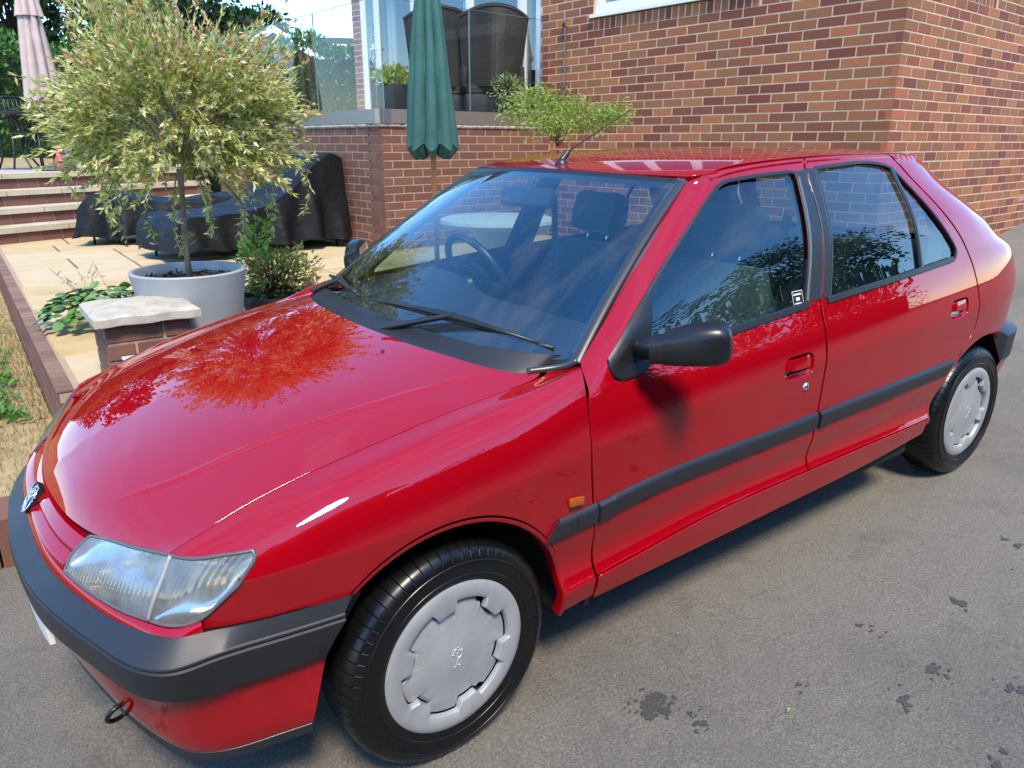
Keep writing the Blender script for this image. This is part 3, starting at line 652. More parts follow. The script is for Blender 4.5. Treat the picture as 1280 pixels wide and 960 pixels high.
dg = blades(42000, (.57, 3.0, -7.0, -1.08), LZ, .035, cols, 'dry_grass', GRASSM); tag(dg, 'straw coloured dry grass on the lawn', 'grass', kind='stuff')
wd_ = []
for k in range(26):
    cx, cy = .70+abs(rng.normal(0, .10)), rng.uniform(-3.6, -1.9)
    for j in range(14):
        a = rng.uniform(0, 2*PI); l = rng.uniform(.03, .07); e = rng.uniform(.2, .9); c = np.array([cx+rng.normal(0, .03), cy+rng.normal(0, .04), LZ+.01]); d = np.array([math.cos(a)*math.cos(e), math.sin(a)*math.cos(e), math.sin(e)]); s_ = np.array([-math.sin(a), math.cos(a), 0])
        wd_.append([c, c+d*l*.5+s_*l*.22, c+d*l, c+d*l*.5-s_*l*.22])
wdm = leaf_mesh('weeds', np.array(wd_), np.array([(.10, .22, .04)])*rng.uniform(.6, 1.6, (len(wd_), 1)), leaf_mat('weed_leaf')); tag(wdm, 'green weeds growing along the foot of the edging wall', 'weeds', kind='stuff')

# ---- steps
uS = np.array([-.912, -.410]); vS = np.array([.410, -.912]); PS = np.array([.46, -7.14])
ST = lambda s, d, z: (PS[0]+uS[0]*s+vS[0]*d, PS[1]+uS[1]*s+vS[1]*d, z)
steps = empty('garden_steps', (*PS, PZ), label='four brick and stone steps up from the patio on the left', cat='steps')
RISE, TR = .165, .30; yawS = math.atan2(-vS[1], -vS[0]); s0_, s1_ = -1.6, 3.0
its = []; rr = random.Random(4)
for k in range(4):
    z = PZ+k*RISE+.053; d = k*TR; s = s0_+(.11 if k % 2 else 0)
    while s < s1_: its.append((ST(s+.1075-.0, d, z), yawS, .215, .098)); s += .225
    cb = MB().add([ST(s0_, d+.006, PZ+k*RISE-.02), ST(s1_, d+.006, PZ+k*RISE-.02), ST(s1_, d+TR+.25, PZ+k*RISE-.02), ST(s0_, d+TR+.25, PZ+k*RISE-.02), ST(s0_, d+.006, PZ+k*RISE+.108), ST(s1_, d+.006, PZ+k*RISE+.108), ST(s1_, d+TR+.25, PZ+k*RISE+.108), ST(s0_, d+TR+.25, PZ+k*RISE+.108)], BOXF)
    cb.V = [(v[0]-PS[0], v[1]-PS[1], v[2]-PZ) for v in cb.V]; fix(cb.build('step_core', MORTT, steps))
    s = s0_+rr.uniform(0, .3)
    while s < s1_:
        w_ = rr.choice([.6, .75, .9]); e = min(s+w_-.010, s1_); zz = PZ+(k+1)*RISE
        tb = MB().add([ST(s, d-.025, zz-.055), ST(e, d-.025, zz-.055), ST(e, d+TR+.03, zz-.055), ST(s, d+TR+.03, zz-.055), ST(s, d-.022, zz), ST(e, d-.022, zz), ST(e, d+TR+.03, zz), ST(s, d+TR+.03, zz)], BOXF)
        tb.V = [(v[0]-PS[0], v[1]-PS[1], v[2]-PZ) for v in tb.V]; fix(tb.build('tread', TREAD, steps)); s += w_
lay([((c[0]-PS[0], c[1]-PS[1], c[2]-PZ), y_, l, h) for c, y_, l, h in its], steps, mat('step_brick', (.2, .07, .05), .85, build=brick_nodes([(0, (.15, .05, .045)), (.5, (.21, .075, .055)), (1, (.25, .10, .07))], .3)), 300)
UZ = PZ+4*RISE
ug = MB().add([ST(-9, 1.19, UZ-.012), ST(9, 1.19, UZ-.012), ST(14, 3.0, UZ-.012), ST(-14, 3.0, UZ-.012)], [(0, 1, 2, 3)]); u1 = fix(ug.build('upper_path', mat('grey_flags', (.42, .38, .32), .9, build=stone_nodes([(.3, (.33, .30, .25)), (.7, (.48, .44, .38))], 3)))); tag(u1, kind='structure')
ug = MB().add([ST(-30, 2.9, UZ-.02), ST(30, 2.9, UZ-.02), ST(60, 60, UZ+1.2), ST(-60, 60, UZ+1.2)], [(0, 1, 2, 3)]); u2 = fix(ug.build('upper_lawn', STRAW)); tag(u2, kind='structure')
for o in (u1, u2, gd):
    if o.data.polygons[0].normal.z < 0: o.data.flip_normals()
sideb = MB().add([ST(-1.6, .0, .0), ST(-9, .0, .0), ST(-9, 1.25, 0), ST(-1.6, 1.25, 0), ST(-1.6, .6, UZ-.02), ST(-9, .6, UZ-.02), ST(-9, 1.25, UZ-.02), ST(-1.6, 1.25, UZ-.02)], BOXF); sb_ = fix(sideb.build('bank', STRAW)); tag(sb_, kind='structure')
# ================================================================ THE CAR
def paint_nodes(nt, b):
    n = noise(nt, 900, 2, .5); c = mixc(nt, n, (.200, .0005, .0038), (.265, .0008, .0060)); nt.links.new(c, b.inputs['Base Color'])
PAINT = mat('car_paint', (.27, .002, .007), .7, .0, .0, 1.0, .008, build=paint_nodes)
PAINT.node_tree.nodes['Principled BSDF'].inputs['Coat IOR'].default_value = 1.56
def plastic_nodes(nt, b):
    bump(nt, b, noise(nt, 700, 2, .6), .12, .002)
    r = ramp(nt, noise(nt, 6, 3), [(.3, (.42,)*3), (.7, (.54,)*3)]); nt.links.new(r, b.inputs['Roughness'])
PLAST = mat('bumper_plastic', (.014, .0155, .020), .47, spec=.48, build=plastic_nodes)
RUBBER = mat('black_rubber', (.012, .012, .013), .42)
SEALG = mat('grey_trim', (.11, .115, .12), .4)
TRIMB = mat('satin_black_trim', (.016, .017, .019), .38)
TYRE = mat('tyre_rubber', (.0045, .0045, .0048), .30, spec=.36, build=lambda nt, b: nt.links.new(ramp(nt, noise(nt, 14, 4), [(.3, (.24,)*3), (.75, (.42,)*3)]), b.inputs['Roughness']))
def cap_nodes(nt, b):
    n = noise(nt, 9, 5); nt.links.new(ramp(nt, n, [(.3, (.36, .375, .39)), (.7, (.48, .49, .505))]), b.inputs['Base Color'])
    nt.links.new(ramp(nt, noise(nt, 25, 4), [(.3, (.34,)*3), (.7, (.5,)*3)]), b.inputs['Roughness'])
CAP = mat('wheel_trim_silver', (.5, .51, .53), .42, .35, build=cap_nodes)
CHROME = mat('chrome', (.75, .76, .78), .12, 1.0)
REFL = mat('lamp_reflector', (.72, .73, .74), .22, 1.0)
DARKIN = mat('wheel_well_dark', (.008, .008, .008), .9)
def wl_nodes(nt, b):
    n = noise(nt, 160, 3, .7); nt.links.new(ramp(nt, n, [(.62, (.010, .010, .010)), (.70, (.11, .105, .095))]), b.inputs['Base Color'])
LINER = mat('dusty_arch_liner', (.01, .01, .01), .85, build=wl_nodes)
GLASS_W = glass('windscreen_glass', (.70, .80, .80), 1.95)
GLASS_S = glass('side_glass', (.50, .62, .58), 1.8)
GLASS_L = glass('lamp_glass', (.86, .88, .86), 1.6)
AMBER = mat('amber_lens', (.36, .075, .006), .15, coat=.6)
DASH = mat('dashboard_grey', (.018, .020, .023), .62)
def seat_nodes(nt, b):
    n = noise(nt, 60, 4); nt.links.new(ramp(nt, n, [(.35, (.050, .066, .074)), (.65, (.105, .13, .14))]), b.inputs['Base Color'])
SEAT = mat('seat_fabric', (.05, .06, .065), .9, sheen=.3, build=seat_nodes)
LINING = mat('roof_lining', (.30, .30, .29), .9)
REDL = mat('tail_lamp_red', (.35, .008, .008), .15, coat=.8)
WHITEP = mat('number_plate_white', (.78, .78, .76), .35)

car = empty('parked_car', (0, 0, 0), (0, TILT, 0), 'dark red five door hatchback with black bumper and silver wheel trims', 'car')

def normals_of(fn, U, V, ref):
    e = 1.5e-3
    a = fn(U+e, V)-fn(U-e, V); b = fn(U, V+e)-fn(U, V-e); n = np.cross(a, b); n /= np.linalg.norm(n, axis=-1)[..., None]+1e-12
    s = np.sign((n*np.asarray(ref)).sum(-1)); s[s == 0] = 1
    return n*s[..., None]
def raw_mesh(name, V, Fc, N, m, parent, mirror=False):
    V = np.array(V, float); N = np.array(N, float)
    if mirror: V = V*[1, -1, 1]; N = N*[1, -1, 1]
    out = []
    for f in Fc:                                              # wind every face so that it agrees with its normals
        p_ = V[list(f)]; g = np.cross(p_[1]-p_[0], p_[2]-p_[0]); out.append(tuple(f) if g@N[list(f)].sum(0) >= 0 else tuple(f)[::-1])
    me = bpy.data.meshes.new(name); me.from_pydata(V.tolist(), [], out); smooth(me); me.update()
    me.normals_split_custom_set_from_vertices(N.tolist())
    return link(name, me, m, parent)
def panel(name, loops, fn, ref, m, parent, step=.035, gap=.0028, lip=.014, off=0., mirror=False, sv=1.0, both=False, round_edge=True, extra=None):
    """a trimmed sheet: loops[0] is its outline and the rest are openings, all in (u, v); fn lays it on the surface"""
    L2 = [np.array(l, float)*[1, sv] for l in loops]
    L2 = [shrink(l, gap if k == 0 else -gap) if gap else l for k, l in enumerate(L2)]
    lo = L2[0].min(0); hi = L2[0].max(0)
    gx, gy = np.meshgrid(np.arange(lo[0], hi[0]+step, step), np.arange(lo[1], hi[1]+step, step), indexing='ij')
    gy = gy+(np.arange(gx.shape[0]) % 2)[:, None]*step*.5
    G = np.stack([gx.ravel(), gy.ravel()], -1); G = G[in_poly(G, L2[0])]
    for l in L2[1:]: G = G[~in_poly(G, l)]
    if extra is not None:
        E_ = np.array(extra, float)*[1, sv]; E_ = E_[in_poly(E_, L2[0])]
        for l in L2[1:]: E_ = E_[~in_poly(E_, l)]
        near = np.array([np.min(np.hypot(*(E_-g).T)) if len(E_) else 1 for g in G]); G = np.vstack([G[near > step*.35], E_])
    for l in L2: G = G[seg_dist(G, l) > step*.22]
    pts = [Vector(q) for l in L2 for q in l]+[Vector(q) for q in G]; edges = []; o = 0
    for l in L2:
        n = len(l); edges += [(o+i, o+(i+1) % n) for i in range(n)]; o += n
    nv, ne, nf, *_ = delaunay_2d_cdt(pts, edges, [], 0, 1e-7)
    nv = np.array([tuple(q) for q in nv]); T = np.array([f for f in nf if len(f) == 3]); cen = nv[T].mean(1)
    ok = in_poly(cen, L2[0])
    for l in L2[1:]: ok &= ~in_poly(cen, l)
    T = T[ok]; U = nv[:, 0]; W = nv[:, 1]/sv
    P = fn(U, W); N = normals_of(fn, U, W, ref); P = P+N*off
    V = P.tolist(); NN = N.tolist(); Fc = [tuple(t) for t in T]
    if lip:
        for k, l in enumerate(L2):
            u_ = l[:, 0]; v_ = l[:, 1]/sv; Pb = fn(u_, v_); Nb = normals_of(fn, u_, v_, ref); Pb = Pb+Nb*off
            tg = np.roll(Pb, -1, 0)-np.roll(Pb, 1, 0); ou = np.cross(tg, Nb); ou /= np.linalg.norm(ou, axis=1)[:, None]+1e-12
            cen0 = np.roll(l, -1, 0)-np.roll(l, 1, 0); nn = np.stack([cen0[:, 1], -cen0[:, 0]], -1); nn /= np.linalg.norm(nn, axis=1)[:, None]+1e-12
            mid = l+nn*1e-3; Pm = fn(mid[:, 0], mid[:, 1]/sv)-fn(u_, v_); sg = np.sign((ou*Pm).sum(1)); ou *= np.where(sg == 0, 1, sg)[:, None]
            ar = .5*np.sum(l[:, 0]*np.roll(l[:, 1], -1)-np.roll(l[:, 0], -1)*l[:, 1]); ou *= (1 if ar > 0 else -1)*(1 if k == 0 else -1)
            n0 = len(V); n = len(l)
            V += Pb.tolist(); NN += (Nb*.8+ou*.6 if round_edge else ou).tolist()
            V += (Pb-Nb*.003+ou*.0008).tolist(); NN += ou.tolist()
            V += (Pb-Nb*lip).tolist(); NN += ou.tolist()
            for r in (0, 1):
                for i in range(n): j = (i+1) % n; Fc.append((n0+r*n+i, n0+r*n+j, n0+(r+1)*n+j, n0+(r+1)*n+i))
    return raw_mesh(name, V, Fc, NN, m, parent, mirror)
def path(*segs, step=.02, closed=True):
    """join segments; each is a list of points, smooth inside, corner between"""
    out = []
    for s in segs:
        q = curve_pts(s, step=step)
        if out and np.linalg.norm(out[-1][-1]-q[0]) < 1e-6: q = q[1:]
        if len(q): out.append(q)
    P = np.vstack(out)
    if closed and np.linalg.norm(P[0]-P[-1]) < 1e-6: P = P[:-1]
    return P
fS = lambda x, z: np.stack([x, S_side(x, z), z], -1)
fS0 = lambda x, z: np.stack([x, S_side(x, z, False), z], -1)
fH = lambda x, y: np.stack([x, y, H_(x, y)], -1)
fR = lambda x, y: np.stack([x, y, R_(x, y)], -1)
YP = (0, 1, 0.15); ZP = (0.1, 0, 1)
def both_sides(f):
    for mir in (False, True): f(mir)
def strip_on(name, pts, fn, ref, w, h, m, parent, mirror=False, step=.02, closed=False, prof=None):
    """a raised bar that follows a line on a surface; w across, h proud"""
    Q = curve_pts(pts, step=step, closed=closed) if len(pts) < 60 else np.array(pts)
    P = fn(Q[:, 0], Q[:, 1]); N = normals_of(fn, Q[:, 0], Q[:, 1], ref)
    if closed: t = np.roll(P, -1, 0)-np.roll(P, 1, 0)
    else: t = np.gradient(P, axis=0)
    s = np.cross(N, t); s /= np.linalg.norm(s, axis=1)[:, None]
    prof = prof or [(-.5, -.25), (-.5, .7), (-.38, 1), (.38, 1), (.5, .7), (.5, -.25)]
    R = np.stack([P+s*(a*w)+N*(b*h) for a, b in prof], 1)
    b = MB().grid(R, closed_u=closed)
    if not closed: n = len(prof); k = len(R); b.F += [tuple(range(n)), tuple((k-1)*n+i for i in range(n))[::-1]]
    o = b.build(name, m, parent, sm=.6, mirror=mirror); fix(o); return o

# ---- bonnet
cow = [(-.365, .672), (-.327, .660), (-.293, .627), (-.251, .549), (-.220, .454), (-.192, .341), (-.176, .2), (-.168, 0)]
cow_full = cow+[(x, -y) for x, y in cow[-2::-1]]
lipE = [(float(xl_f(y)), y) for y in (.648, .60, .52, .45, .37, .28, .2, .1, 0)]
lip_full = lipE+[(x, -y) for x, y in lipE[-2::-1]]
shutN = [(x, float(ys_f(x))) for x in (.538, .48, .41, .3, .115, 0, -.1, -.2, -.27)]+[(-.325, .694), (-.353, .686), (-.365, .672)]
bon = path(cow_full, [(x, -y) for x, y in shutN[::-1]], lip_full[::-1], shutN, step=.018)
exb = [(x, sg*(float(yk_f(x))+o)) for x in np.arange(-.34, .62, .010) for o in (-.022, -.012, -.007, -.0035, 0, .003, .006, .009, .013, .022) for sg in (1, -1)]
bonnet = panel('bonnet', [bon], fH, ZP, PAINT, car, step=.024, extra=exb)
MB().tube([(-.111, .304, float(H_(-.111, .304))-.002), (-.111, .304, float(H_(-.111, .304))+.006)], [.007, .004], 10).build('washer_jet', TRIMB, bonnet)

# ---- front wings
AF = (.0, .285)
arch_f = lambda a: (AF[0]+.338*math.cos(a), AF[1]+.352*math.sin(a))
def wing(mir):
    tz = lambda x, z: (x, float(t_of_z(x, z)))
    top = [(x, 0.) for x in (.538, .41, .3, .115, 0, -.1, -.2, -.29, -.35)]
    cowe = [(-.37, -.10), (-.405, -.05), (-.44, .25)]
    gap = [(-.434, .55), (-.412, 1.15), (-.396, 1.75), (-.391, 2.4), (-.395, 3.0)]
    gap2 = [(-.395, 3.0), tz(-.404, .63), tz(-.416, .55), tz(-.429, .455), tz(-.434, .34), tz(-.440, .258)]
    bot = [tz(-.440, .258), tz(-.325, .245)]
    arc = [arch_f(a) for a in np.linspace(PI+.10, .74, 26)]
    arc = [tz(*q) for q in arc]
    low = [arc[-1], tz(.33, .537), tz(.40, .537), tz(.455, .537), tz(.515, .535)]
    fr = [tz(.515, .535), tz(.518, .565)]
    lamp = [tz(.518, .568), tz(.487, .598), tz(.45, .637)]; lamp2 = [tz(.45, .637), (.426, 2.62)]; lamp3 = [(.426, 2.62), (.412, 2.25)]; lamp4 = [(.412, 2.25), (.411, 1.98)]; lamp5 = [(.411, 1.98), (.43, 1.84), (.459, 1.60), (.499, 1.24)]; lamp6 = [(.499, 1.24), (.525, .6)]; lamp7 = [(.525, .6), (.538, 0.0)]
    lp = path(top, cowe, gap, gap2, bot, arc, low, fr, lamp, lamp2, lamp3, lamp4, lamp5, lamp6, lamp7, step=.02)
    lp2 = np.array([(x, t) for x, t in lp])
    exw = [(x, t) for x in np.arange(-.43, .54, .015) for t in (2.8, 2.9, 2.97, 3.03, 3.1)]+[tz(x, z) for x in np.arange(-.436, -.30, .010) for z in list(np.arange(.26, .66, .022))+[sl_f(x)-.012, sl_f(x)-.005, sl_f(x)+.002, sl_f(x)+.009, sl_f(x)+.016, sl_f(x)+.024]]+[tz(x, z) for x in np.arange(.22, .52, .02) for z in (.56, .59, .62)]
    w_ = panel('front_wing', [lp2*[1, 1]], F_, (0, 1, .8), PAINT, car, step=.022, sv=.12, gap=.0025, mirror=mir, extra=exw)
    ring = [tuple(fS0(np.array([x]), np.array([z]))[0]) for x, z in [arch_f(a) for a in np.linspace(PI+.10, .74, 40)]]
    # rolled edge of the arch
    R = []
    for (x, y, z), a in zip(ring, np.linspace(PI+.10, .74, 40)):
        c, s = math.cos(a), math.sin(a); R.append([(x-c*o, y+d, z-s*o) for o, d in ((-.004, .0005), (.004, .001), (.009, -.004), (.010, -.03))])
    fix(MB().grid(R).build('arch_lip', PAINT, w_, sm=True, mirror=mir))
    # repeater
    q = fS0(np.array([-.353]), np.array([.587]))[0]
    rb = MB().box(q+np.array([0, .004, 0]), (.046, .013, .023), rot=Matrix.Rotation(math.radians(-6), 3, 'Y'), bev=.005)
    rp_ = rb.build('side_repeater', AMBER, w_, sm=.7, mirror=mir)
    return w_
wings = []
both_sides(lambda m: wings.append(wing(m)))

# ---- doors
def rub(name, loop, w, h, m, par, mir, closed=True, fn=fS):
    return strip_on(name, loop, fn, YP, w, h, m, par, mir, closed=closed)
def hring(x0, z0): return np.array([(x0+.072*math.copysign(abs(math.cos(a))**.40, math.cos(a)), z0-.001+.034*math.copysign(abs(math.sin(a))**.55, math.sin(a))) for a in np.linspace(0, 2*PI, 49)[:-1]])
def handle(par, x0, z0, mir):
    """pull handle: a flap over the upper half of an oval cup pressed into the door"""
    yy = lambda x, z: float(S_side(np.array([x]), np.array([z]), False)[0])
    ring = hring(x0, z0); cx, cz = ring.mean(0); rows = []
    for f, dep in ((1.06, .004), (1.0, .008), (.90, .014), (.70, .018), (.4, .020), (.05, .021)):
        q = (ring-[cx, cz])*f+[cx, cz]; rows.append([(x, yy(x, z)-dep, z) for x, z in np.vstack([q, q[:1]])])
    cup = fix(MB().grid(rows).build('handle_cup', PAINT, par, sm=.9, mirror=mir))
    fl = []; n = 16
    for i in range(n+1):
        u = -1+2*i/n; x = x0+.066*u; e = (1-abs(u)**5); row = []
        for j in range(8):
            v = j/7; z = z0+.028-.036*v*(.80+.20*e); row.append((x, yy(x, z)+(.0045-.012*(1-e)-.003*(1-v)**3), z))
        x_, y_, z_ = row[-1]; row += [(x_, y_-.006, z_-.0015), (x_, y_-.016, z_+.004)]; fl.append(row)
    return fix(MB().grid(fl).build('handle_flap', PAINT, par, sm=.8, mirror=mir))
def moulding(par, xa, xb, mir, tips=(0, 0), notch=False):
    """black side rub strip between xa (front) and xb (rear) at mid height"""
    zc_ = lambda x: .5535-.030*sstep(-.75, -.28, x)-.004*sstep(-1.9, -2.35, x); n = 40; R = []; hh = .029
    for i in range(n+1):
        f = i/n; row = []
        for k, (dz, o) in enumerate([(-1, -.002), (-1, .006), (-.85, .010), (.35, .0125), (.62, .010), (.95, .003), (1, .0005), (1, -.002)]):
            x = xa+(xb-xa)*f
            if f < .5: x += tips[0]*dz
            else: x += tips[1]*dz
            z = float(zc_(np.array(x)))+hh*dz
            row.append((x, float(S_side(np.array([x]), np.array([z]), False)[0])+o, z))
        R.append(row)
    b = MB().grid(R); k = 8; b.F += [tuple(range(k)), tuple(n*k+i for i in range(k))[::-1]]
    o = fix(b.build('side_moulding', PLAST, par, sm=.5, mirror=mir))
    if notch:                                                   # raised end block by the hinge side
        R = []
        for i in range(5):
            x = xa-.002-.060*i/4; row = []
            for dz, q in [(-1.03, -.002), (-1.03, .0085), (-.85, .013), (.36, .0155), (.7, .0125), (1.02, .003), (1.02, -.002)]:
                z = float(zc_(np.array(x)))+hh*dz; xx = x+(-.010*abs(dz)**2 if i == 4 else 0)*-1
                row.append((xx, float(S_side(np.array([x]), np.array([z]), False)[0])+q, z))
            R.append(row)
        bb = MB().grid(R); bb.F += [tuple(range(7)), tuple(4*7+i for i in range(7))[::-1]]
        fix(bb.build('moulding_end', PLAST, o, sm=.5, mirror=mir))
    return o
sl = lambda x: float(sl_f(x))
W1 = path([(-.60, .890), (-.583, .982)], [(-.583, .982), (-.68, 1.047), (-.854, 1.159), (-.99, 1.249)], [(-.99, 1.249), (-1.045, 1.283), (-1.075, 1.297), (-1.115, 1.306)], [(-1.115, 1.306), (-1.26, 1.314), (-1.40, 1.318)],
          [(-1.40, 1.318), (-1.424, 1.314)], [(-1.424, 1.314), (-1.428, 1.295)], [(-1.428, 1.295), (-1.300, .940)], [(-1.300, .940), (-1.29, .934)], [(-1.29, .934), (-.931, .909), (-.60, .890)], step=.02)
D1 = path([(-.439, sl(-.439)+.005), (-.429, .455), (-.416, .55), (-.404, .64), (-.395, .72), (-.394, .79), (-.404, .85), (-.420, .888), (-.437, .912)],
          [(-.437, .912), WS1_ := (WS1[0], WS1[2])], [WS1_, (-1.04, 1.3265), (-1.12, 1.3385), (-1.28, 1.3505), (-1.40, 1.3555), (-1.520, 1.358)],
          [(-1.520, 1.358), (-1.495, 1.334), (-1.47, 1.265), (-1.42, 1.10), (-1.378, .965), (-1.367, .90), (-1.366, .82), (-1.369, .60), (-1.369, sl(-1.37)+.005)],
          [(x, sl(x)+.005) for x in (-1.369, -1.1, -.86, -.65, -.439)], step=.02)
W2 = path([(-1.418, .933), (-1.545, 1.318)], [(-1.545, 1.318), (-1.550, 1.324)], [(-1.550, 1.324), (-1.739, 1.329), (-1.917, 1.325), (-1.98, 1.317)], [(-1.98, 1.317), (-2.04, 1.296), (-2.075, 1.262), (-2.14, 1.178), (-2.21, 1.093), (-2.266, 1.024), (-2.278, .995), (-2.262, .975), (-2.23, .968)],
          [(-2.23, .968), (-2.0, .958), (-1.7, .946), (-1.418, .933)], step=.02)
aR = lambda a: (-2.585+.392*math.cos(a), .285+.343*math.sin(a))
D2 = path([(-1.375, sl(-1.375)+.005), (-1.375, .60), (-1.372, .82), (-1.373, .90), (-1.384, .965), (-1.426, 1.10), (-1.476, 1.265), (-1.501, 1.334), (-1.526, 1.3583)],
          [(-1.526, 1.3583), (-1.75, 1.3595), (-1.93, 1.357), (-2.068, 1.3525)],
          [(-2.068, 1.3525), (-2.10, 1.318), (-2.169, 1.236), (-2.25, 1.137), (-2.345, 1.026), (-2.397, .918), (-2.434, .80), (-2.449, .716), (-2.446, .672)], [(-2.446, .672), (-2.425, .640), (-2.375, .604), aR(.965)],
          [aR(a) for a in np.linspace(.965, .16, 8)], [(x, sl(x)+.005) for x in (aR(.16)[0], -2.0, -1.7, -1.375)], step=.02)
def doors(mir):
    def ex(x0, x1): return [(x, float(zc_f(x))+o) for x in np.arange(x1, x0, .02) for o in (-.010, 0, .008)]+[(x, float(zr_f(x))-o) for x in np.arange(x1, x0, .014) for o in (.006, .013, .021, .031, .043)]
    d1 = panel('front_door', [D1, W1, hring(-1.228, .766)], fS, YP, PAINT, car, step=.026, mirror=mir, lip=.016, extra=ex(-.4, -1.5))
    d2 = panel('rear_door', [D2, W2, hring(-2.268, .788)], fS, YP, PAINT, car, step=.026, mirror=mir, lip=.016, extra=ex(-1.4, -2.4))
    g1 = panel('window_glass', [shrink(W1, -.008)], fS, YP, GLASS_S, d1, step=.05, gap=0, lip=0, off=-.007, mirror=mir)
    g2 = panel('window_glass', [shrink(W2, -.008)], fS, YP, GLASS_S, d2, step=.05, gap=0, lip=0, off=-.007, mirror=mir)
    rub('window_seal', W1, .013, .0035, RUBBER, d1, mir); rub('window_seal', W2, .013, .0035, RUBBER, d2, mir)
    rub('waist_seal', [(-.60, .8935), (-.931, .9125), (-1.31, .938)], .021, .006, RUBBER, d1, mir, False)
    rub('waist_seal', [(-1.405, .936), (-1.7, .949), (-2.0, .961), (-2.235, .971)], .021, .006, RUBBER, d2, mir, False)
    # black middle pillar covers
    panel('pillar_cover', [path([(-1.307, .946), (-1.375, .946)], [(-1.375, .946), (-1.384, .975), (-1.42, 1.09), (-1.47, 1.255), (-1.490, 1.322)], [(-1.490, 1.322), (-1.432, 1.317)], [(-1.432, 1.317), (-1.433, 1.300)], [(-1.433, 1.300), (-1.307, .946)])], fS, YP, TRIMB, d1, step=.03, gap=0, lip=.004, off=.0025, mirror=mir)
    panel('pillar_cover', [path([(-1.384, .946), (-1.414, .946)], [(-1.414, .946), (-1.541, 1.322)], [(-1.541, 1.322), (-1.498, 1.324)], [(-1.498, 1.324), (-1.478, 1.258), (-1.428, 1.09), (-1.384, .946)])], fS, YP, TRIMB, d2, step=.03, gap=0, lip=.004, off=.0025, mirror=mir)
    rub('window_channel', [(-1.434, 1.30), (-1.37, 1.122), (-1.306, .948)], .010, .005, SEALG, d1, mir, False)
    rub('quarter_divider', [(-2.030, 1.306), (-2.013, 1.13), (-1.995, .962)], .024, .005, TRIMB, d2, mir, False)
    # mirror sail
    sail = path([(-.490, .915), (-.583, .984), (-.675, 1.046)], [(-.675, 1.046), (-.668, 1.02), (-.640, .96), (-.618, .903)], [(-.618, .903), (-.616, .884), (-.600, .874), (-.565, .866), (-.520, .866)], [(-.520, .866), (-.496, .870), (-.484, .884), (-.490, .915)])
    sa = panel('mirror_base', [sail], fS, YP, mat('mirror_plastic', (.010, .0105, .012), .34, spec=.45), d1, step=.02, gap=0, lip=.012, off=.009, mirror=mir)
    handle(d1, -1.228, .766, mir); handle(d2, -2.268, .788, mir)
    moulding(d1, -.428, -1.366, mir, notch=True); moulding(d2, -1.378, -2.285, mir, tips=(0, -.022), notch=True)
    q = fS0(np.array([-1.273]), np.array([.692]))[0]
    lk = MB().lathe([(0, .007), (.009, .007), (.0125, .004), (.0135, -.002)], 20, (0, 0, 0), 'Y'); lk.V = [(v[0]+q[0], v[1]+q[1], v[2]+q[2]) for v in lk.V]
    lo_ = fix(lk.build('door_lock', CHROME, d1, sm=.7, mirror=mir))
    MB().box(q+np.array([0, .0075, 0]), (.003, .002, .009)).build('key_slot', TRIMB, lo_, mirror=mir)
    return d1, d2
DR = []
both_sides(lambda m: DR.append(doors(m)))
for k, (w_, mir) in enumerate(zip(wings, (False, True))):
    moulding(w_, -.285, -.424, mir, tips=(-.020, 0))

# ---- door mirrors
def door_mirror(par, mir):
    # housing: superellipse sections from the arm outwards
    P0 = np.array([-.562, .872, .953]); secs = []
    ang = np.linspace(0, 2*PI, 29)[:-1]
    ST = [(-.020, .034, .034, -.004, 0), (.018, .038, .037, -.002, 0), (.024, .040, .039, -.002, 0), (.028, .043, .042, .000, 0), (.062, .051, .047, .004, .002), (.100, .058, .051, .008, .003), (.140, .063, .053, .010, .003), (.180, .063, .053, .011, .002), (.206, .057, .048, .011, .000), (.220, .043, .038, .010, 0), (.227, .020, .019, .008, 0)]
    ax = np.array([-.66, .75, .05]); ax /= np.linalg.norm(ax); fwd = np.array([.75, .66, 0]); upv = np.cross(ax, fwd); upv = upv if upv[2] > 0 else -upv
    ST = [(d*.78, a*.95, h*.97, dz, dx) for d, a, h, dz, dx in ST]
    for d, a, h, dz, dx in ST:
        c = P0+ax*d+np.array([0, 0, dz]); row = []
        for t in ang:
            ca, sa = math.cos(t), math.sin(t); e = .62
            u = math.copysign(abs(ca)**e, ca)*a*.86; v = math.copysign(abs(sa)**e, sa)*h
            if u < 0: u *= .55
            row.append(c+fwd*u+upv*v)
        secs.append(row+[row[0]])
    b = MB().grid(secs); n = len(ang)+1; b.F.append(tuple(range(n-1))); k = len(secs)-1; b.F.append(tuple(k*n+i for i in range(n-1))[::-1])
    o = fix(b.build('door_mirror', mat('mirror_plastic'), par, sm=.9, mirror=mir))
    gl = []
    for d, a, h, dz, dx in ST[4:9]:
        c = P0+ax*d+np.array([0, 0, dz])-fwd*(a*.86*.55+.001); gl.append([c+upv*h*.8*k_ for k_ in (-1, -.5, 0, .5, 1)])
    fix(MB().grid(gl).build('mirror_glass', CHROME, o, mirror=mir))
    arm = [P0+np.array([-.030, -.070, -.020]), P0+np.array([-.012, -.030, -.008]), P0+ax*.012+np.array([0, 0, -.002])]
    fix(MB().tube(arm, [.031, .029, .028], 14).build('mirror_arm', mat('mirror_plastic'), par, sm=.9, mirror=mir))
for k, mir in enumerate((False, True)): door_mirror(DR[k][0], mir)

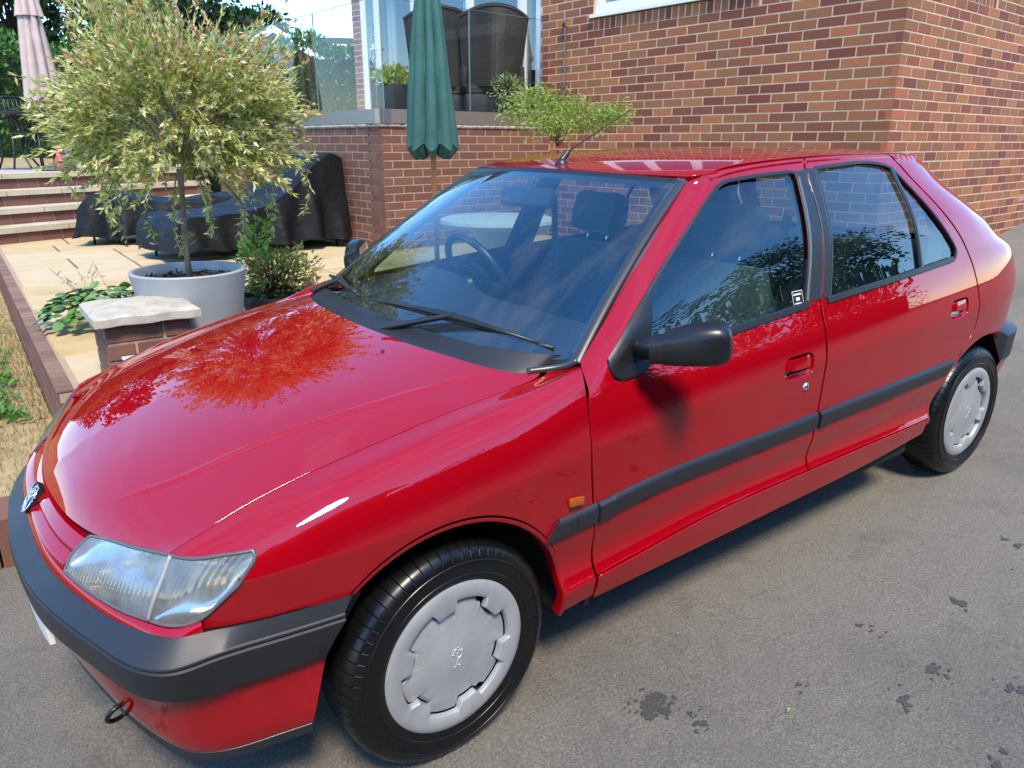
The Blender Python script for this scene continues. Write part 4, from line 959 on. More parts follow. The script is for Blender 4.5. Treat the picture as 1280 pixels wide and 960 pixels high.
# ---- sills
def sill(mir):
    lp = path([(-.445, .250), (-.445, sl(-.445)+.004)], [(x, sl(x)+.004) for x in (-.445, -.65, -.86, -1.1, -1.4, -1.7, -2.0, -2.193)], [(-2.193, sl(-2.19)+.004), (-2.190, .285)], [(-2.190, .285), (-1.8, .268), (-1.2, .262), (-.445, .250)])
    panel('sill', [lp], fS0, YP, PAINT, car, step=.02, mirror=mir)
both_sides(sill)

# ---- rear quarters
HL = [(-2.455, 1.334), (-2.50, 1.305), (-2.60, 1.222), (-2.72, 1.12), (-2.86, .998), (-2.98, .895), (-3.05, .815), (-3.075, .72), (-3.08, .60)]
def quarter(mir):
    lp = path([(-2.074, 1.3525), (-2.2, 1.3495), (-2.34, 1.344), (-2.455, 1.336)], HL, [(-3.08, .60), (-2.95, .607), (-2.80, .600)], [(-2.80, .600), (-2.815, .560)], [aR(a) for a in np.linspace(2.2, .985, 16)],
              [(-2.372, .610), (-2.428, .645), (-2.452, .676)], [(-2.452, .676), (-2.455, .716), (-2.440, .80), (-2.403, .918), (-2.351, 1.028), (-2.256, 1.139), (-2.175, 1.239), (-2.106, 1.321), (-2.074, 1.3525)], step=.02)
    qd = panel('rear_quarter', [lp], fS0, YP, PAINT, car, step=.024, mirror=mir)
    R = []
    for a in np.linspace(2.25, .12, 40):
        x, z = aR(a); y = float(S_side(np.array([x]), np.array([z]), False)[0]); c, s = math.cos(a), math.sin(a)
        R.append([(x-c*o, y+d, z-s*o) for o, d in ((-.005, .0005), (.004, .001), (.009, -.004), (.010, -.03))])
    fix(MB().grid(R).build('arch_lip', PAINT, qd, sm=True, mirror=mir))
both_sides(quarter)

# ---- roof, windscreen, tailgate
rail = lambda x: .575+float(np.where(x < -1.4, yc_f(x-.54)-yc_f(-1.94), .35*(yc_f(x)-.838)))
ed = [(x, rail(x)-.004) for x in (-1.03, -1.1, -1.3, -1.6, -1.9, -2.2, -2.36, -2.452)]
hd = [(-1.002, .545), (-.965, .45), (-.93, .30), (-.912, .15), (-.906, 0)]; hd_f = hd+[(x, -y) for x, y in hd[-2::-1]]
tl = [(-2.452, rail(-2.452)-.004), (-2.475, .3), (-2.485, 0)]; tl_f = tl+[(x, -y) for x, y in tl[-2::-1]]
rf = path(hd_f, [(-1.002, -.545)]+[(x, -y) for x, y in ed], tl_f[::-1], ed[::-1]+[(-1.002, .545)], step=.03)
roof = panel('roof', [rf], fR, ZP, PAINT, car, step=.035, gap=.002)
panel('roof_lining', [shrink(rf, .02)], lambda x, y: fR(x, y)-np.array([0, 0, .03]), ZP, LINING, roof, step=.08, gap=0, lip=0)
an = np.array([-.985, 0, float(R_(-.985, 0))])
ab = MB().lathe([(0, .020), (.012, .018), (.019, .010), (.024, 0), (.024, -.004)], 20, tuple(an)); ab.tube([an+[0, 0, .012], an+[-.028, 0, .040]], [.012, .009], 10)
at_ = ab.build('aerial_base', RUBBER, roof, sm=.8)
MB().tube([an+[-.022, 0, .034], an+[-.06, 0, .056], an+[-.325, 0, .178]], [.005, .0024, .0016], 6).build('aerial_rod', RUBBER, at_)
sv_ = np.linspace(-1, 1, 41); vv = np.linspace(0, 1, 17); GS, GV = np.meshgrid(sv_, vv, indexing='ij')
wsP = WSg(GS, GV)
ws = raw_mesh('windscreen', wsP.reshape(-1, 3), MB().grid(wsP).F, normals_of(WSg, GS.ravel(), GV.ravel(), (1, 0, 1)), GLASS_W, car)
wsl = [WSg(np.array([-1., 1.][k]), v) for k in (1,) for v in np.linspace(0, 1, 20)]
edge = [WSg(np.array(1.), v) for v in np.linspace(0, 1, 20)]+[WSg(np.array(s), 1.) for s in np.linspace(.97, -.97, 40)]+[WSg(np.array(-1.), v) for v in np.linspace(1, 0, 20)]
for side in (1, -1):
    b = MB(); R = []
    for v in np.linspace(-.01, 1.0, 24):
        q = WSg(np.array(float(side)), v); n = np.array([.5, side*.5, .72]); t = np.array([WS1[0]-WS0[0], side*(WS1[1]-WS0[1]), WS1[2]-WS0[2]]); n -= t*(n@t)/(t@t); n /= np.linalg.norm(n); s_ = np.cross(t, n); s_ /= np.linalg.norm(s_); s_ *= np.sign(s_[1])*side
        R.append([q+s_*a+n*h for a, h in ((.014, -.012), (.011, .003), (.004, .006), (-.007, .004), (-.014, -.001), (-.016, -.006))])
    fix(b.grid(R).build('windscreen_seal', mat('windscreen_rubber', (.035, .037, .038), .34), ws, sm=.7))
R = []
for s in np.linspace(-1.0, 1.0, 50):
    q = WSg(np.array(s), 1.0); R.append([q+np.array(d) for d in ((.030, 0, -.022), (.010, 0, -.002), (-.006, 0, .005), (-.016, 0, .004), (-.020, 0, -.012))])
fix(MB().grid(R).build('windscreen_top_seal', RUBBER, ws, sm=.7))
# scuttle: the black panel between bonnet and glass
cw = curve_pts(cow_full, n=61); R = []
for i, (x, y) in enumerate(cw):
    s = y/.668; a = np.array([x+.006, y, float(H_(x, y))-.014]); b_ = WSg(np.array(np.clip(s*.955, -1, 1)), .015)+np.array([.004, 0, .004])
    c_ = a+np.array([-.012, 0, .012]); R.append([a+np.array([0, 0, -.03]), a, c_, c_*.55+b_*.45+np.array([0, 0, -.006]), b_, b_+np.array([-.02, 0, -.004])])
sc = fix(MB().grid(R).build('scuttle_panel', mat('scuttle_black', (.012, .0125, .0135), .55), car, sm=.7))
for side in (1, -1):                                           # glossy lower edge that joins scuttle and pillar
    R = []
    pts = [np.array([-.33, side*.662, float(H_(-.33, .662))+.002]), np.array([-.385, side*.690, .892]), np.array([-.420, side*.715, .902]), np.array([-.437, side*.728, .913])]
    MB().tube([tuple(q) for q in curve_pts(pts, n=14)], [.010]*14, 8).build('scuttle_end', mat('windscreen_rubber'), sc, sm=True)
# wipers
def wiper(par, piv, tip, hook, lift=.012):
    piv, tip, hook = map(np.array, (piv, tip, hook)); up = np.array([.5, 0, .86])
    b = MB(); b.tube([piv+up*.012, piv*.7+hook*.3+up*.020, hook+up*.030], [.014, .011, .008], 8)
    b.tube([piv-up*.01, piv+up*.022], [.016, .013], 12)
    o = b.build('wiper_arm', TRIMB, par, sm=.8)
    e0 = hook*2-tip; dirv = (tip-e0); bl = MB(); pts = [e0+dirv*f+up*(.006+.012*4*f*(1-f)*.0) for f in np.linspace(0, 1, 12)]
    bl.tube(pts, [.0055]*12, 6)
    bl.tube([e0+dirv*.08+up*.010, e0+dirv*.3+up*.020, hook+up*.026, e0+dirv*.7+up*.020, e0+dirv*.93+up*.010], [.005, .007, .011, .007, .005], 6)
    bl.build('wiper_blade', RUBBER, o, sm=True)
W_ = lambda s, v: WSg(np.array(float(s)), float(v))
wiper(sc, W_(-.86, -.06), W_(-.25, .06), W_(-.50, .075))
wiper(sc, W_(.04, -.10), W_(.94, .04), W_(.52, .085))
# tailgate and rear
def hatch_pt(k, f):
    x, z = HLr[k]; y = float(S_side(np.array([x]), np.array([z]), False)[0])-.003; yy = y*(1-2*f); return (x-.045*(1-(1-2*f)**2)**.7*(1 if z > .6 else 1), yy, z)
HLr = curve_pts(HL, n=30)
R = [[hatch_pt(k, f) for f in np.linspace(0, 1, 25)] for k in range(30)]
b = MB(); b.grid(R[:2]); b.grid(R[17:]); b.grid([r[:3] for r in R[1:18]]); b.grid([r[-3:] for r in R[1:18]])
tg = fix(b.build('tailgate', PAINT, car, sm=.9))
fix(MB().grid([r[2:-2] for r in R[1:18]]).build('rear_window', GLASS_S, tg, sm=True))
for side in (1, -1):
    lm = MB()
    V = [[(x-.004, side*(abs(y)+.004), z) for (x, y, z) in r[:4]] for r in R[18:25]]
    fix(lm.grid(V).build('tail_lamp', REDL, tg, sm=True))
# ---- nose: rails run from the centre line round the corner to the wheel arch (left side, then mirrored)
def rail3(pts, n=70): return curve_pts(pts, n=n)
def z_of(pts2, z): return [(x, y, z) for x, y in pts2]
strip_top = rail3([(.745, 0, .580), (.742, .14, .580), (.731, .28, .578), (.712, .375, .572), (.682, .478, .565), (.643, .583, .560), (.604, .655, .558), (.566, .705, .556), (.540, .722, .560), (.518, .730, .566)])
strip_bot = rail3([(.753, 0, .545), (.749, .14, .545), (.736, .28, .545), (.717, .372, .545), (.690, .468, .544), (.645, .590, .543), (.602, .676, .541), (.563, .722, .539), (.540, .728, .538), (.517, .731, .537)])
b_in = rail3(z_of([(.752, 0), (.748, .14), (.735, .28), (.716, .370), (.688, .467), (.643, .588), (.600, .676), (.562, .722), (.516, .736), (.455, .756), (.398, .770), (.30, .788), (.236, .797)], .547))
b_out = rail3([(.799, 0, .520), (.793, .13, .520), (.780, .27, .519), (.754, .398, .518), (.685, .608, .514), (.642, .708, .512), (.612, .744, .511), (.588, .760, .511), (.526, .768, .512), (.408, .784, .513), (.32, .798, .514), (.258, .807, .515)])
b_low = rail3([(.796, 0, .405), (.788, .13, .405), (.770, .27, .405), (.739, .39, .404), (.692, .53, .403), (.653, .637, .403), (.621, .690, .403), (.591, .718, .403), (.552, .741, .404), (.494, .752, .405), (.412, .765, .406), (.303, .780, .408)])
v_top = b_low*[1, 1, 1]+np.array([-.010, -.006, .004]); v_top[:, 1] = np.maximum(v_top[:, 1], 0); v_top[0, 1] = 0
v_bot = rail3([(.735, 0, .222), (.722, .13, .222), (.700, .25, .222), (.663, .41, .222), (.607, .585, .222), (.574, .648, .222), (.549, .674, .223), (.504, .702, .226), (.42, .728, .232), (.338, .752, .240)])
def loft(name, rails, m, par, sm=.6, close_end=True):
    R = np.stack(rails, 1); full = np.concatenate([(R*[1, -1, 1])[:0:-1], R], 0)
    b = MB().grid(full)
    if close_end:
        n = len(rails); k = len(full); b.F += [tuple(range(n)), tuple((k-1)*n+i for i in range(n))[::-1]]
    return fix(b.build(name, m, par, sm=sm))
mixr = lambda a, b, f, o=(0, 0, 0): a*(1-f)+b*f+np.array(o)
outn = np.gradient(b_out, axis=0); outn = np.stack([outn[:, 1], -outn[:, 0], 0*outn[:, 0]], -1); outn /= np.linalg.norm(outn, axis=1)[:, None]; outn *= np.sign((outn*[1, .5, 0]).sum(1))[:, None]
bumper = loft('front_bumper', [b_in+np.array([-.03, 0, -.01])-outn*.02, b_in, b_out-outn*.004+[0, 0, .0025], b_out, b_out+outn*.001+[0, 0, -.004], b_out-outn*.003+[0, 0, -.007], b_out-outn*.003+[0, 0, -.010], b_out+outn*.002+[0, 0, -.013],
              mixr(b_out, b_low, .45)+outn*.005, mixr(b_out, b_low, .93)+outn*.001, b_low-outn*.004, b_low-outn*.03], PLAST, car, sm=.45)
dent = np.exp(-((v_top[:, 1]-.60)/.10)**2)[:, None]*outn
valance = loft('front_valance', [v_top-outn*.012, v_top-outn*.006, mixr(v_top, v_bot, .25)-outn*.004-dent*.020, mixr(v_top, v_bot, .5)+outn*.000-dent*.010, mixr(v_top, v_bot, .75)+outn*.004, mixr(v_top, v_bot, .93)+outn*.005, v_bot, v_bot-outn*.02], PAINT, bumper, sm=.7)
loft('air_dam_lip', [v_bot-outn*.004+[0, 0, .004], v_bot+outn*.002, v_bot+outn*.001+[0, 0, -.022], v_bot-outn*.016+[0, 0, -.024]], PLAST, bumper, sm=.6)
sn = np.gradient(strip_bot, axis=0); sn = np.stack([sn[:, 1], -sn[:, 0], 0*sn[:, 0]], -1); sn /= np.linalg.norm(sn, axis=1)[:, None]; sn *= np.sign((sn*[1, .5, 0]).sum(1))[:, None]
nose = loft('nose_strip', [strip_top-sn*.030+[0, 0, -.002], strip_top-sn*.003, strip_top+sn*.001+[0, 0, -.003], mixr(strip_top, strip_bot, .5)+sn*.003, strip_bot+sn*.001, strip_bot+[0, 0, -.012]-sn*.006], PAINT, car, sm=.7)
# two body-coloured steps between the bonnet lip and the strip
def step_rail(f, out, z):
    q = []
    for y in np.linspace(0, .372, 14):
        xa = float(xl_f(y)); sx = float(np.interp(y, strip_top[:, 1], strip_top[:, 0])); q.append((xa*(1-f)+sx*f+out, y, z+.003*(y/.37)**2))
    return np.array(q)
for (f0, f1, z0, z1) in ((.05, .46, .632, .612), (.50, .92, .604, .588)):
    loft('grille_slat', [step_rail(f0, -.025, z0-.012), step_rail(f0, 0, z0-.006), step_rail(f1, -.004, z1+.003), step_rail(f1, .001, z1-.001), step_rail(f1, .000, z1-.014), step_rail(f1, -.03, z1-.018)], PAINT, nose, sm=.5)
loft('grille_void', [step_rail(0, -.03, .640), step_rail(.5, -.028, .60), step_rail(1, -.02, .565)], DARKIN, nose, close_end=False)
# emblem: dark shield with a pale rearing lion in relief
em = empty('nose_emblem_root') if False else None
def emblem_strokes():
    return [[(-.2, -.95), (-.05, -.55), (.05, -.2), (.0, .1)], [(.35, -.9), (.25, -.5), (.05, -.2)], [(.0, .1), (.15, .45), (-.05, .75), (-.3, .8), (-.4, .6)], [(.0, .1), (-.3, .15), (-.5, .4), (-.62, .3)], [(.03, .25), (-.2, .42), (-.5, .62)],
            [(.05, -.2), (.4, -.15), (.6, .1), (.45, .35), (.65, .6)], [(-.2, -.95), (-.45, -.95)], [(.35, -.9), (.12, -.95)], [(.15, .45), (.3, .7), (.1, .92)]]
E_o = np.array([.7335, 0, .606]); E_n = np.array([.80, 0, .60]); E_u = np.array([-.60, 0, .80]); E_s = np.array([0, 1, 0])
b = MB(); sh = [(-.028, .036), (.028, .036), (.028, -.010), (.016, -.032), (0, -.040), (-.016, -.032), (-.028, -.010)]
V = [E_o+E_s*a+E_u*h+E_n*.002 for a, h in sh]+[E_o+E_s*a+E_u*h-E_n*.012 for a, h in sh]; n = len(sh)
b.add(V, [tuple(range(n)), tuple(range(n, 2*n))[::-1]]+[(i, (i+1) % n, n+(i+1) % n, n+i) for i in range(n)])
eb = fix(b.build('nose_emblem', TRIMB, nose))
b = MB()
for st in emblem_strokes():
    q = curve_pts([E_o+E_s*(-a*.024)+E_u*(h*.033)+E_n*.003 for a, h in st], n=9); b.tube(q, [.0028]*9, 6)
b.tube([V[i]+E_n*.001 for i in range(n)], .0025, 6, closed=True)
b.build('emblem_figure', CHROME, eb, sm=True)
# number plate and towing eye
pl = MB()
R = []
for y in np.linspace(-.26, .26, 21):
    x = float(np.interp(abs(y), b_low[:, 1], b_low[:, 0])); R.append([(x-.014, y, .442), (x-.002, y, .440), (x-.004, y, .342), (x-.016, y, .341)])
g = pl.grid(R); g.F += [(0, 1, 2, 3), (83, 82, 81, 80)]
fix(pl.build('number_plate', WHITEP, bumper))
te = MB(); te.tube([(.672+.026*math.cos(a), .455+.012*math.sin(a)+.010*math.cos(a), .238+.024*math.sin(a)) for a in np.linspace(0, 2*PI, 25)[:-1]], .0055, 8, closed=True)
te.tube([(.648, .445, .238), (.58, .42, .238)], .007, 8); te.build('towing_eye', mat('painted_steel', (.02, .02, .021), .3, .6), bumper, sm=True)

# ---- headlamps
def coons(top, bot, left, right, n=24, m=16, bulge=.010):
    """patch between four curves: top/bot run left to right, left/right run top to bottom"""
    T = curve_pts(top, n=n); B = curve_pts(bot, n=n); Lf = curve_pts(left, n=m); Rt = curve_pts(right, n=m)
    u = np.linspace(0, 1, n)[:, None, None]; v = np.linspace(0, 1, m)[None, :, None]
    P = (1-v)*T[:, None]+v*B[:, None]+(1-u)*Lf[None]+u*Rt[None]-((1-u)*(1-v)*T[0]+u*(1-v)*T[-1]+(1-u)*v*B[0]+u*v*B[-1])
    du = np.gradient(P, axis=0); dv = np.gradient(P, axis=1); N = np.cross(du, dv); N /= np.linalg.norm(N, axis=-1)[..., None]+1e-12; N *= np.sign((N*[1, .6, .3]).sum(-1))[..., None]
    return P+N*bulge*(16*(u*(1-u)*v*(1-v)))**.5, N
A_ = (.647, .376, .640); Bt = (.536, .648, .682); Cb = (.597, .655, .5635); Db = (.708, .381, .578); Et = (.412, .747, .691)
def lens_nodes(nt, b):
    pass
def lens_mat(name, scale, tint):
    if name in MATS: return MATS[name]
    m = bpy.data.materials.new(name); m.use_nodes = True; nt = m.node_tree; nt.nodes.clear(); MATS[name] = m
    o = nd(nt, 'OutputMaterial'); t = nd(nt, 'BsdfTransparent'); t.inputs['Color'].default_value = (*tint, 1); g = nd(nt, 'BsdfGlossy'); g.inputs['Roughness'].default_value = .04
    d = nd(nt, 'BsdfDiffuse'); d.inputs['Color'].default_value = (.66, .67, .64, 1)
    tcd = nd(nt, 'TexCoord'); wv = nd(nt, 'TexWave', wave_type='BANDS', bands_direction='Y'); wv.inputs['Scale'].default_value = scale; wv.inputs['Distortion'].default_value = .6; nt.links.new(tcd.outputs['Object'], wv.inputs['Vector'])
    bp = nd(nt, 'Bump'); bp.inputs['Strength'].default_value = .10; bp.inputs['Distance'].default_value = .004; nt.links.new(wv.outputs['Fac'], bp.inputs['Height'])
    nt.links.new(bp.outputs[0], g.inputs['Normal']); nt.links.new(bp.outputs[0], d.inputs['Normal'])
    f = nd(nt, 'Fresnel'); f.inputs['IOR'].default_value = 1.75; m1 = nd(nt, 'MixShader'); m2 = nd(nt, 'MixShader')
    hz = noise(nt, 24, 4); m1f = math_(nt, 'ADD', math_(nt, 'MULTIPLY', hz, .26), math_(nt, 'MULTIPLY', wv.outputs['Fac'], .03))
    nt.links.new(m1f, m1.inputs[0]); nt.links.new(t.outputs[0], m1.inputs[1]); nt.links.new(d.outputs[0], m1.inputs[2])
    nt.links.new(f.outputs[0], m2.inputs[0]); nt.links.new(m1.outputs[0], m2.inputs[1]); nt.links.new(g.outputs[0], m2.inputs[2]); nt.links.new(m2.outputs[0], o.inputs['Surface'])
    return m
LENS = lens_mat('fluted_lamp_lens', 28, (.90, .92, .88)); LENS2 = lens_mat('indicator_lens', 40, (.92, .92, .88))
def headlamp(mir):
    T1 = [A_, (.622, .440, .652), (.590, .530, .6655), (.560, .600, .676), Bt]; B1 = [Db, (.686, .455, .5715), (.661, .524, .567), (.630, .597, .5645), Cb]
    P, N = coons(T1, B1, [A_, (.672, .372, .622), (.695, .373, .598), Db], [Bt, (.562, .660, .640), (.584, .661, .600), Cb], 28, 18, .007)
    lens = raw_mesh('headlamp', P.reshape(-1, 3), MB().grid(P).F, N.reshape(-1, 3), LENS, car, mir)
    wg = lambda x, t: tuple(F_(np.array([x]), np.array([t]))[0]); wz = lambda x, z: wg(x, float(t_of_z(x, z))); Et = wg(.408, 1.96); F1 = wz(.446, .637)
    T2 = [Bt, wg(.499, 1.24), wg(.459, 1.60), wg(.43, 1.84), Et]; B2 = [Cb, (.562, .697, .5595), wz(.520, .567), wz(.486, .598), F1]
    P2, N2 = coons(T2, B2, [Bt, (.562, .660, .640), (.584, .661, .600), Cb], [Et, wg(.408, 2.25), wg(.422, 2.62), F1], 26, 18, .007)
    ind = raw_mesh('indicator_lens', P2.reshape(-1, 3), MB().grid(P2).F, N2.reshape(-1, 3), LENS2, lens, mir)
    # reflector bowls
    for (Q, NN, dep, ex) in ((P, N, .075, .9), (P2, N2, .060, .9)):
        u = np.linspace(0, 1, Q.shape[0])[:, None, None]; v = np.linspace(0, 1, Q.shape[1])[None, :, None]
        inn = np.array([-.85, -.35, -.05]); inn /= np.linalg.norm(inn)
        bowl = Q+inn*(.006+dep*(16*u*(1-u)*v*(1-v))**.55)
        fix(MB().grid(bowl).build('reflector', REFL, lens, sm=True, mirror=mir))
    c = P[14, 9]+np.array([-.045, -.015, 0]); bl = MB().lathe([(0, .018), (.011, .012), (.014, 0), (.014, -.03)], 16); bl.V = [tuple(c+np.array([v[2], v[0], v[1]])) for v in bl.V]
    fix(bl.build('bulb', mat('bulb_glass', (.85, .82, .7), .15), lens, sm=.8, mirror=mir))
    c = P2[12, 9]+np.array([-.030, -.02, 0]); bl = MB().lathe([(0, .014), (.008, .010), (.010, 0), (.010, -.02)], 14); bl.V = [tuple(c+np.array([v[2], v[0], v[1]])) for v in bl.V]
    fix(bl.build('bulb', mat('amber_bulb', (.8, .45, .12), .15), lens, sm=.8, mirror=mir))
    # frame round both lenses and the bar between
    loop = np.vstack([P[:, 0], P2[1:, 0], P2[-1, 1:], P2[-2::-1, -1], P[-2::-1, -1], P[0, -2:0:-1]])
    MB().tube(loop, .0042, 8, closed=True).build('lamp_frame', mat('lamp_seal', (.09, .095, .095), .3), lens, sm=True, mirror=mir)
    MB().tube(P[-1]+N[-1]*.002, .0045, 8).build('lamp_divider', mat('lamp_edge', (.42, .43, .42), .2, .3), lens, sm=True, mirror=mir)
both_sides(headlamp)

# ---- rear bumper
rb = [(-2.800, .800), (-2.87, .794), (-2.95, .775), (-3.03, .735), (-3.10, .655), (-3.15, .48), (-3.18, .25), (-3.19, 0)]
ri = curve_pts([(x+.03, y-.035, .612) for x, y in rb], n=40); ro = curve_pts([(x, y+.006, .585) for x, y in rb], n=40); rl = curve_pts([(x, y, .475) for x, y in rb], n=40); rv = curve_pts([(x+.05, y-.045, .30) for x, y in rb], n=40)
for r_ in (ri, ro, rl, rv): r_[:, 1] = np.maximum(r_[:, 1], 0)
def loft_r(name, rails, m, par):
    R = np.stack(rails, 1); full = np.concatenate([R, (R*[1, -1, 1])[-2::-1]], 0); b = MB().grid(full); n = len(rails); k = len(full); b.F += [tuple(range(n)), tuple((k-1)*n+i for i in range(n))[::-1]]
    return fix(b.build(name, m, par, sm=.6))
rbmp = loft_r('rear_bumper', [ri+[.02, 0, -.02], ri, ro, rl, rl+[.02, 0, 0]], PLAST, car)
loft_r('rear_valance', [rl+[.006, 0, .002], rl*.5+rv*.5+[0, 0, 0], rv, rv+[.03, 0, 0]], PAINT, rbmp)

# ---- wheels
def wheel(loc, steer, mir):
    root = empty('wheel', loc, (0, 0, steer), parent=car); s = -1 if mir else 1
    R0 = .2855; angs = [2*PI*(k+o)/64 for k in range(64) for o in (-.055, 0, .055, .30, .5, .70)]; n = len(angs)
    prof = [(.178, -.060), (.185, -.078), (.205, -.088), (.232, -.0905), (.255, -.086), (.270, -.078), (.2785, -.068), (.2835, -.050), (.2850, -.030), (.2855, 0), (.2850, .030), (.2835, .050), (.2785, .068), (.270, .078), (.255, .086), (.232, .0905), (.205, .088), (.193, .083), (.186, .078), (.178, .060)]
    V = []; Fc = []; m = len(prof)
    for k in range(n):
        a = angs[k]; gr = k % 6 == 1
        for i, (r, h) in enumerate(prof):
            rr = r
            if gr and i in (5, 6, 7, 8, 10, 11, 12, 13): rr = r-.0055*(1 if i in (6, 7, 8, 10, 11, 12) else .55)
            if i in (8, 10): rr -= .0
            V.append((rr*math.cos(a), h*s, rr*math.sin(a)))
    for k in range(n):
        j = (k+1) % n
        for i in range(m-1): Fc.append((k*m+i, j*m+i, j*m+i+1, k*m+i+1))
    b = MB().add(V, Fc)
    ty = fix(b.build('tyre', TYRE, root, sm=.5))
    ring = MB()                                                  # raised sidewall ribs
    for r in (.214, .246): ring.lathe([(r-.003, .0885*s), (r-.001, .0915*s), (r+.001, .0915*s), (r+.003, .0885*s)], 96, axis='Y')
    fix(ring.build('sidewall_rib', TYRE, ty, sm=True))
    # raised block lettering on the sidewall, too worn to read
    lt = MB(); rr_ = random.Random(3)
    for a0, cnt in ((2.45, 9), (5.3, 7)):
        for k in range(cnt):
            a = a0+k*.085
            for st in range(3):
                da = rr_.uniform(-.02, .02); r1 = .222+rr_.uniform(0, .010); r2 = r1+rr_.uniform(.004, .012)
                lt.tube([(r1*math.cos(a+da), .0905*s, r1*math.sin(a+da)), (r2*math.cos(a+da*.4), .0905*s, r2*math.sin(a+da*.4))], .0010, 4)
    tag(lt.build('sidewall_lettering', TYRE, ty), kind='stuff')
    rm = MB().lathe([(.02, .02*s), (.15, .015*s), (.172, .03*s), (.178, .060*s), (.186, .074*s)], 64, axis='Y'); fix(rm.build('rim', mat('dark_steel_rim', (.02, .02, .021), .5, .4), root, sm=True))
    # wheel trim: outer ring with six broad tabs, and a lobed centre plate set a little lower
    NA = 240; rin = []
    def wave(a):
        t = ((a*6/(2*PI))+.18) % 1; up = sstep(.28, .34, np.array(t))-sstep(.66, .72, np.array(t)); return float(up)
    ringV = []
    for k in range(NA):
        a = 2*PI*k/NA; wv_ = wave(a); ri_ = .152-.024*wv_; ca, sa = math.cos(a), math.sin(a)
        row = [(.1965, .070), (.1968, .078), (.194, .0835), (.188, .087), (.176, .0895), (.166, .0890-.000*wv_), (ri_+.006, .0885+.003*wv_), (ri_+.0015, .0865+.003*wv_), (ri_, .083), (ri_-.001, .074)]
        ringV.append([(r*ca, h*s, r*sa) for r, h in row])
    cp = fix(MB().grid(ringV, closed_u=True).build('wheel_trim', CAP, root, sm=.55))
    pl_ = []
    for k in range(NA):
        a = 2*PI*k/NA; wv_ = wave(a); ro_ = .1495-.024*wv_; ca, sa = math.cos(a), math.sin(a)
        slot = wave(a+.16)*(1-wv_); ro_ -= .012*(slot if int((a*6/(2*PI))+.6) % 2 == 0 else 0)
        row = [(ro_, .062), (ro_-.002, .072), (ro_-.007, .0755), (.115, .0785), (.08, .0815), (.04, .083), (.0, .0835)]
        pl_.append([(r*ca, h*s, r*sa) for r, h in row])
    fix(MB().grid(pl_, closed_u=True).build('trim_centre_plate', CAP, cp, sm=.55))
    lg = MB()
    for st in emblem_strokes():
        q = curve_pts([(-a*.022*s, (.0840)*s, h*.027) for a, h in st], n=8); lg.tube(q, [.0017]*8, 5)
    lg.build('trim_emblem', mat('trim_emblem_silver', (.62, .63, .65), .3, .4), cp, sm=True)
    return root
wheel((0, .722, .283), math.radians(2.9), False); wheel((-2.58, .706, .283), 0, False)
wheel((0, -.722, .283), math.radians(2.9), True); wheel((-2.58, -.706, .283), 0, True)

# ---- wheel wells and floor
def well(c, mir, rad, nm='arch_liner'):
    R = []
    for a in np.linspace(-.15, PI+.15, 40):
        x, z = c[0]+rad[0]*math.cos(a), c[1]+rad[1]*math.sin(a); R.append([(x, y, z) for y in (min(.79, float(S_side(np.array([x]), np.array([z]), False)[0])-.035)-(.03 if z < .45 and math.cos(a) > 0 else 0)-(.05 if c[0] < -1 and math.cos(a) < 0 and z < .55 else 0), .70, .60, .52)])
    b = MB().grid(R); cc = len(b.V); b.V.append((c[0], .52, c[1])); b.F += [(i*4+3, (i+1)*4+3, cc) for i in range(39)]
    fix(b.build(nm, LINER, car, sm=True, mirror=mir))
for mir in (False, True): well((0, .285), mir, (.35, .366)); well((-2.585, .285), mir, (.40, .354))
fl = MB().box((-1.29, 0, .235), (1.70, 1.52, .05)).box((-2.72, 0, .30), (.7, 1.0, .12)).box((.25, 0, .30), (.75, .98, .16)).box((-.62, 0, .40), (.04, 1.4, .34)).box((.35, 0, .48), (.5, 1.05, .20))
fl.build('floor_pan', DARKIN, car)

# ---- cabin
IN = empty('cabin_root') if False else None
def inner(mir):
    lp = path([(-.62, .30), (-.62, .86)], [(-.62, .86), (-1.0, .90), (-1.5, .925), (-2.25, .955)], [(-2.25, .955), (-2.25, .55)], [(-2.25, .55), (-2.1, .35), (-2.05, .30)], [(-2.05, .30), (-.62, .30)], step=.08)
    panel('door_trim', [lp], lambda x, z: fS0(x, z)-np.array([0, .055, 0]), YP, DASH, car, step=.1, gap=0, lip=0, mirror=mir)
    for pts, wd in (([(-1.37, .92), (-1.47, 1.30)], .10), ([(-2.16, .95), (-2.25, 1.12), (-2.20, 1.30)], .12)):
        q = [np.array(fS0(np.array([x]), np.array([z]))[0])-np.array([0, .04, 0]) for x, z in curve_pts(pts, n=8)]; b = MB(); b.grid([[a+np.array([wd/2, 0, 0]), a+np.array([0, .015, 0]), a-np.array([wd/2, 0, 0])] for a in q]); b.build('pillar_trim', mat('pillar_trim_grey', (.06, .065, .07), .7), car, sm=True, mirror=mir)
    q = [np.array([-.47, .69, .90]), np.array([-.72, .625, 1.10]), np.array([-1.0, .535, 1.295])]
    MB().tube(q, .028, 8).build('pillar_trim', mat('pillar_trim_grey'), car, sm=True, mirror=mir)
both_sides(inner)
R = []
for y in np.linspace(-.68, .68, 41):
    hump = .055*math.exp(-((y+.36)/.20)**4); s = y/.70; f = WSg(np.array(np.clip(s, -1, 1)), .0)
    R.append([(f[0]-.02, y, f[2]-.035), (-.50, y, .905+hump*.3), (-.62, y, .915+hump), (-.70, y, .912+hump), (-.755, y, .880+hump*.8), (-.77, y, .80), (-.72, y, .60), (-.70, y, .42)])
fix(MB().grid(R).build('dashboard', DASH, car, sm=.8))
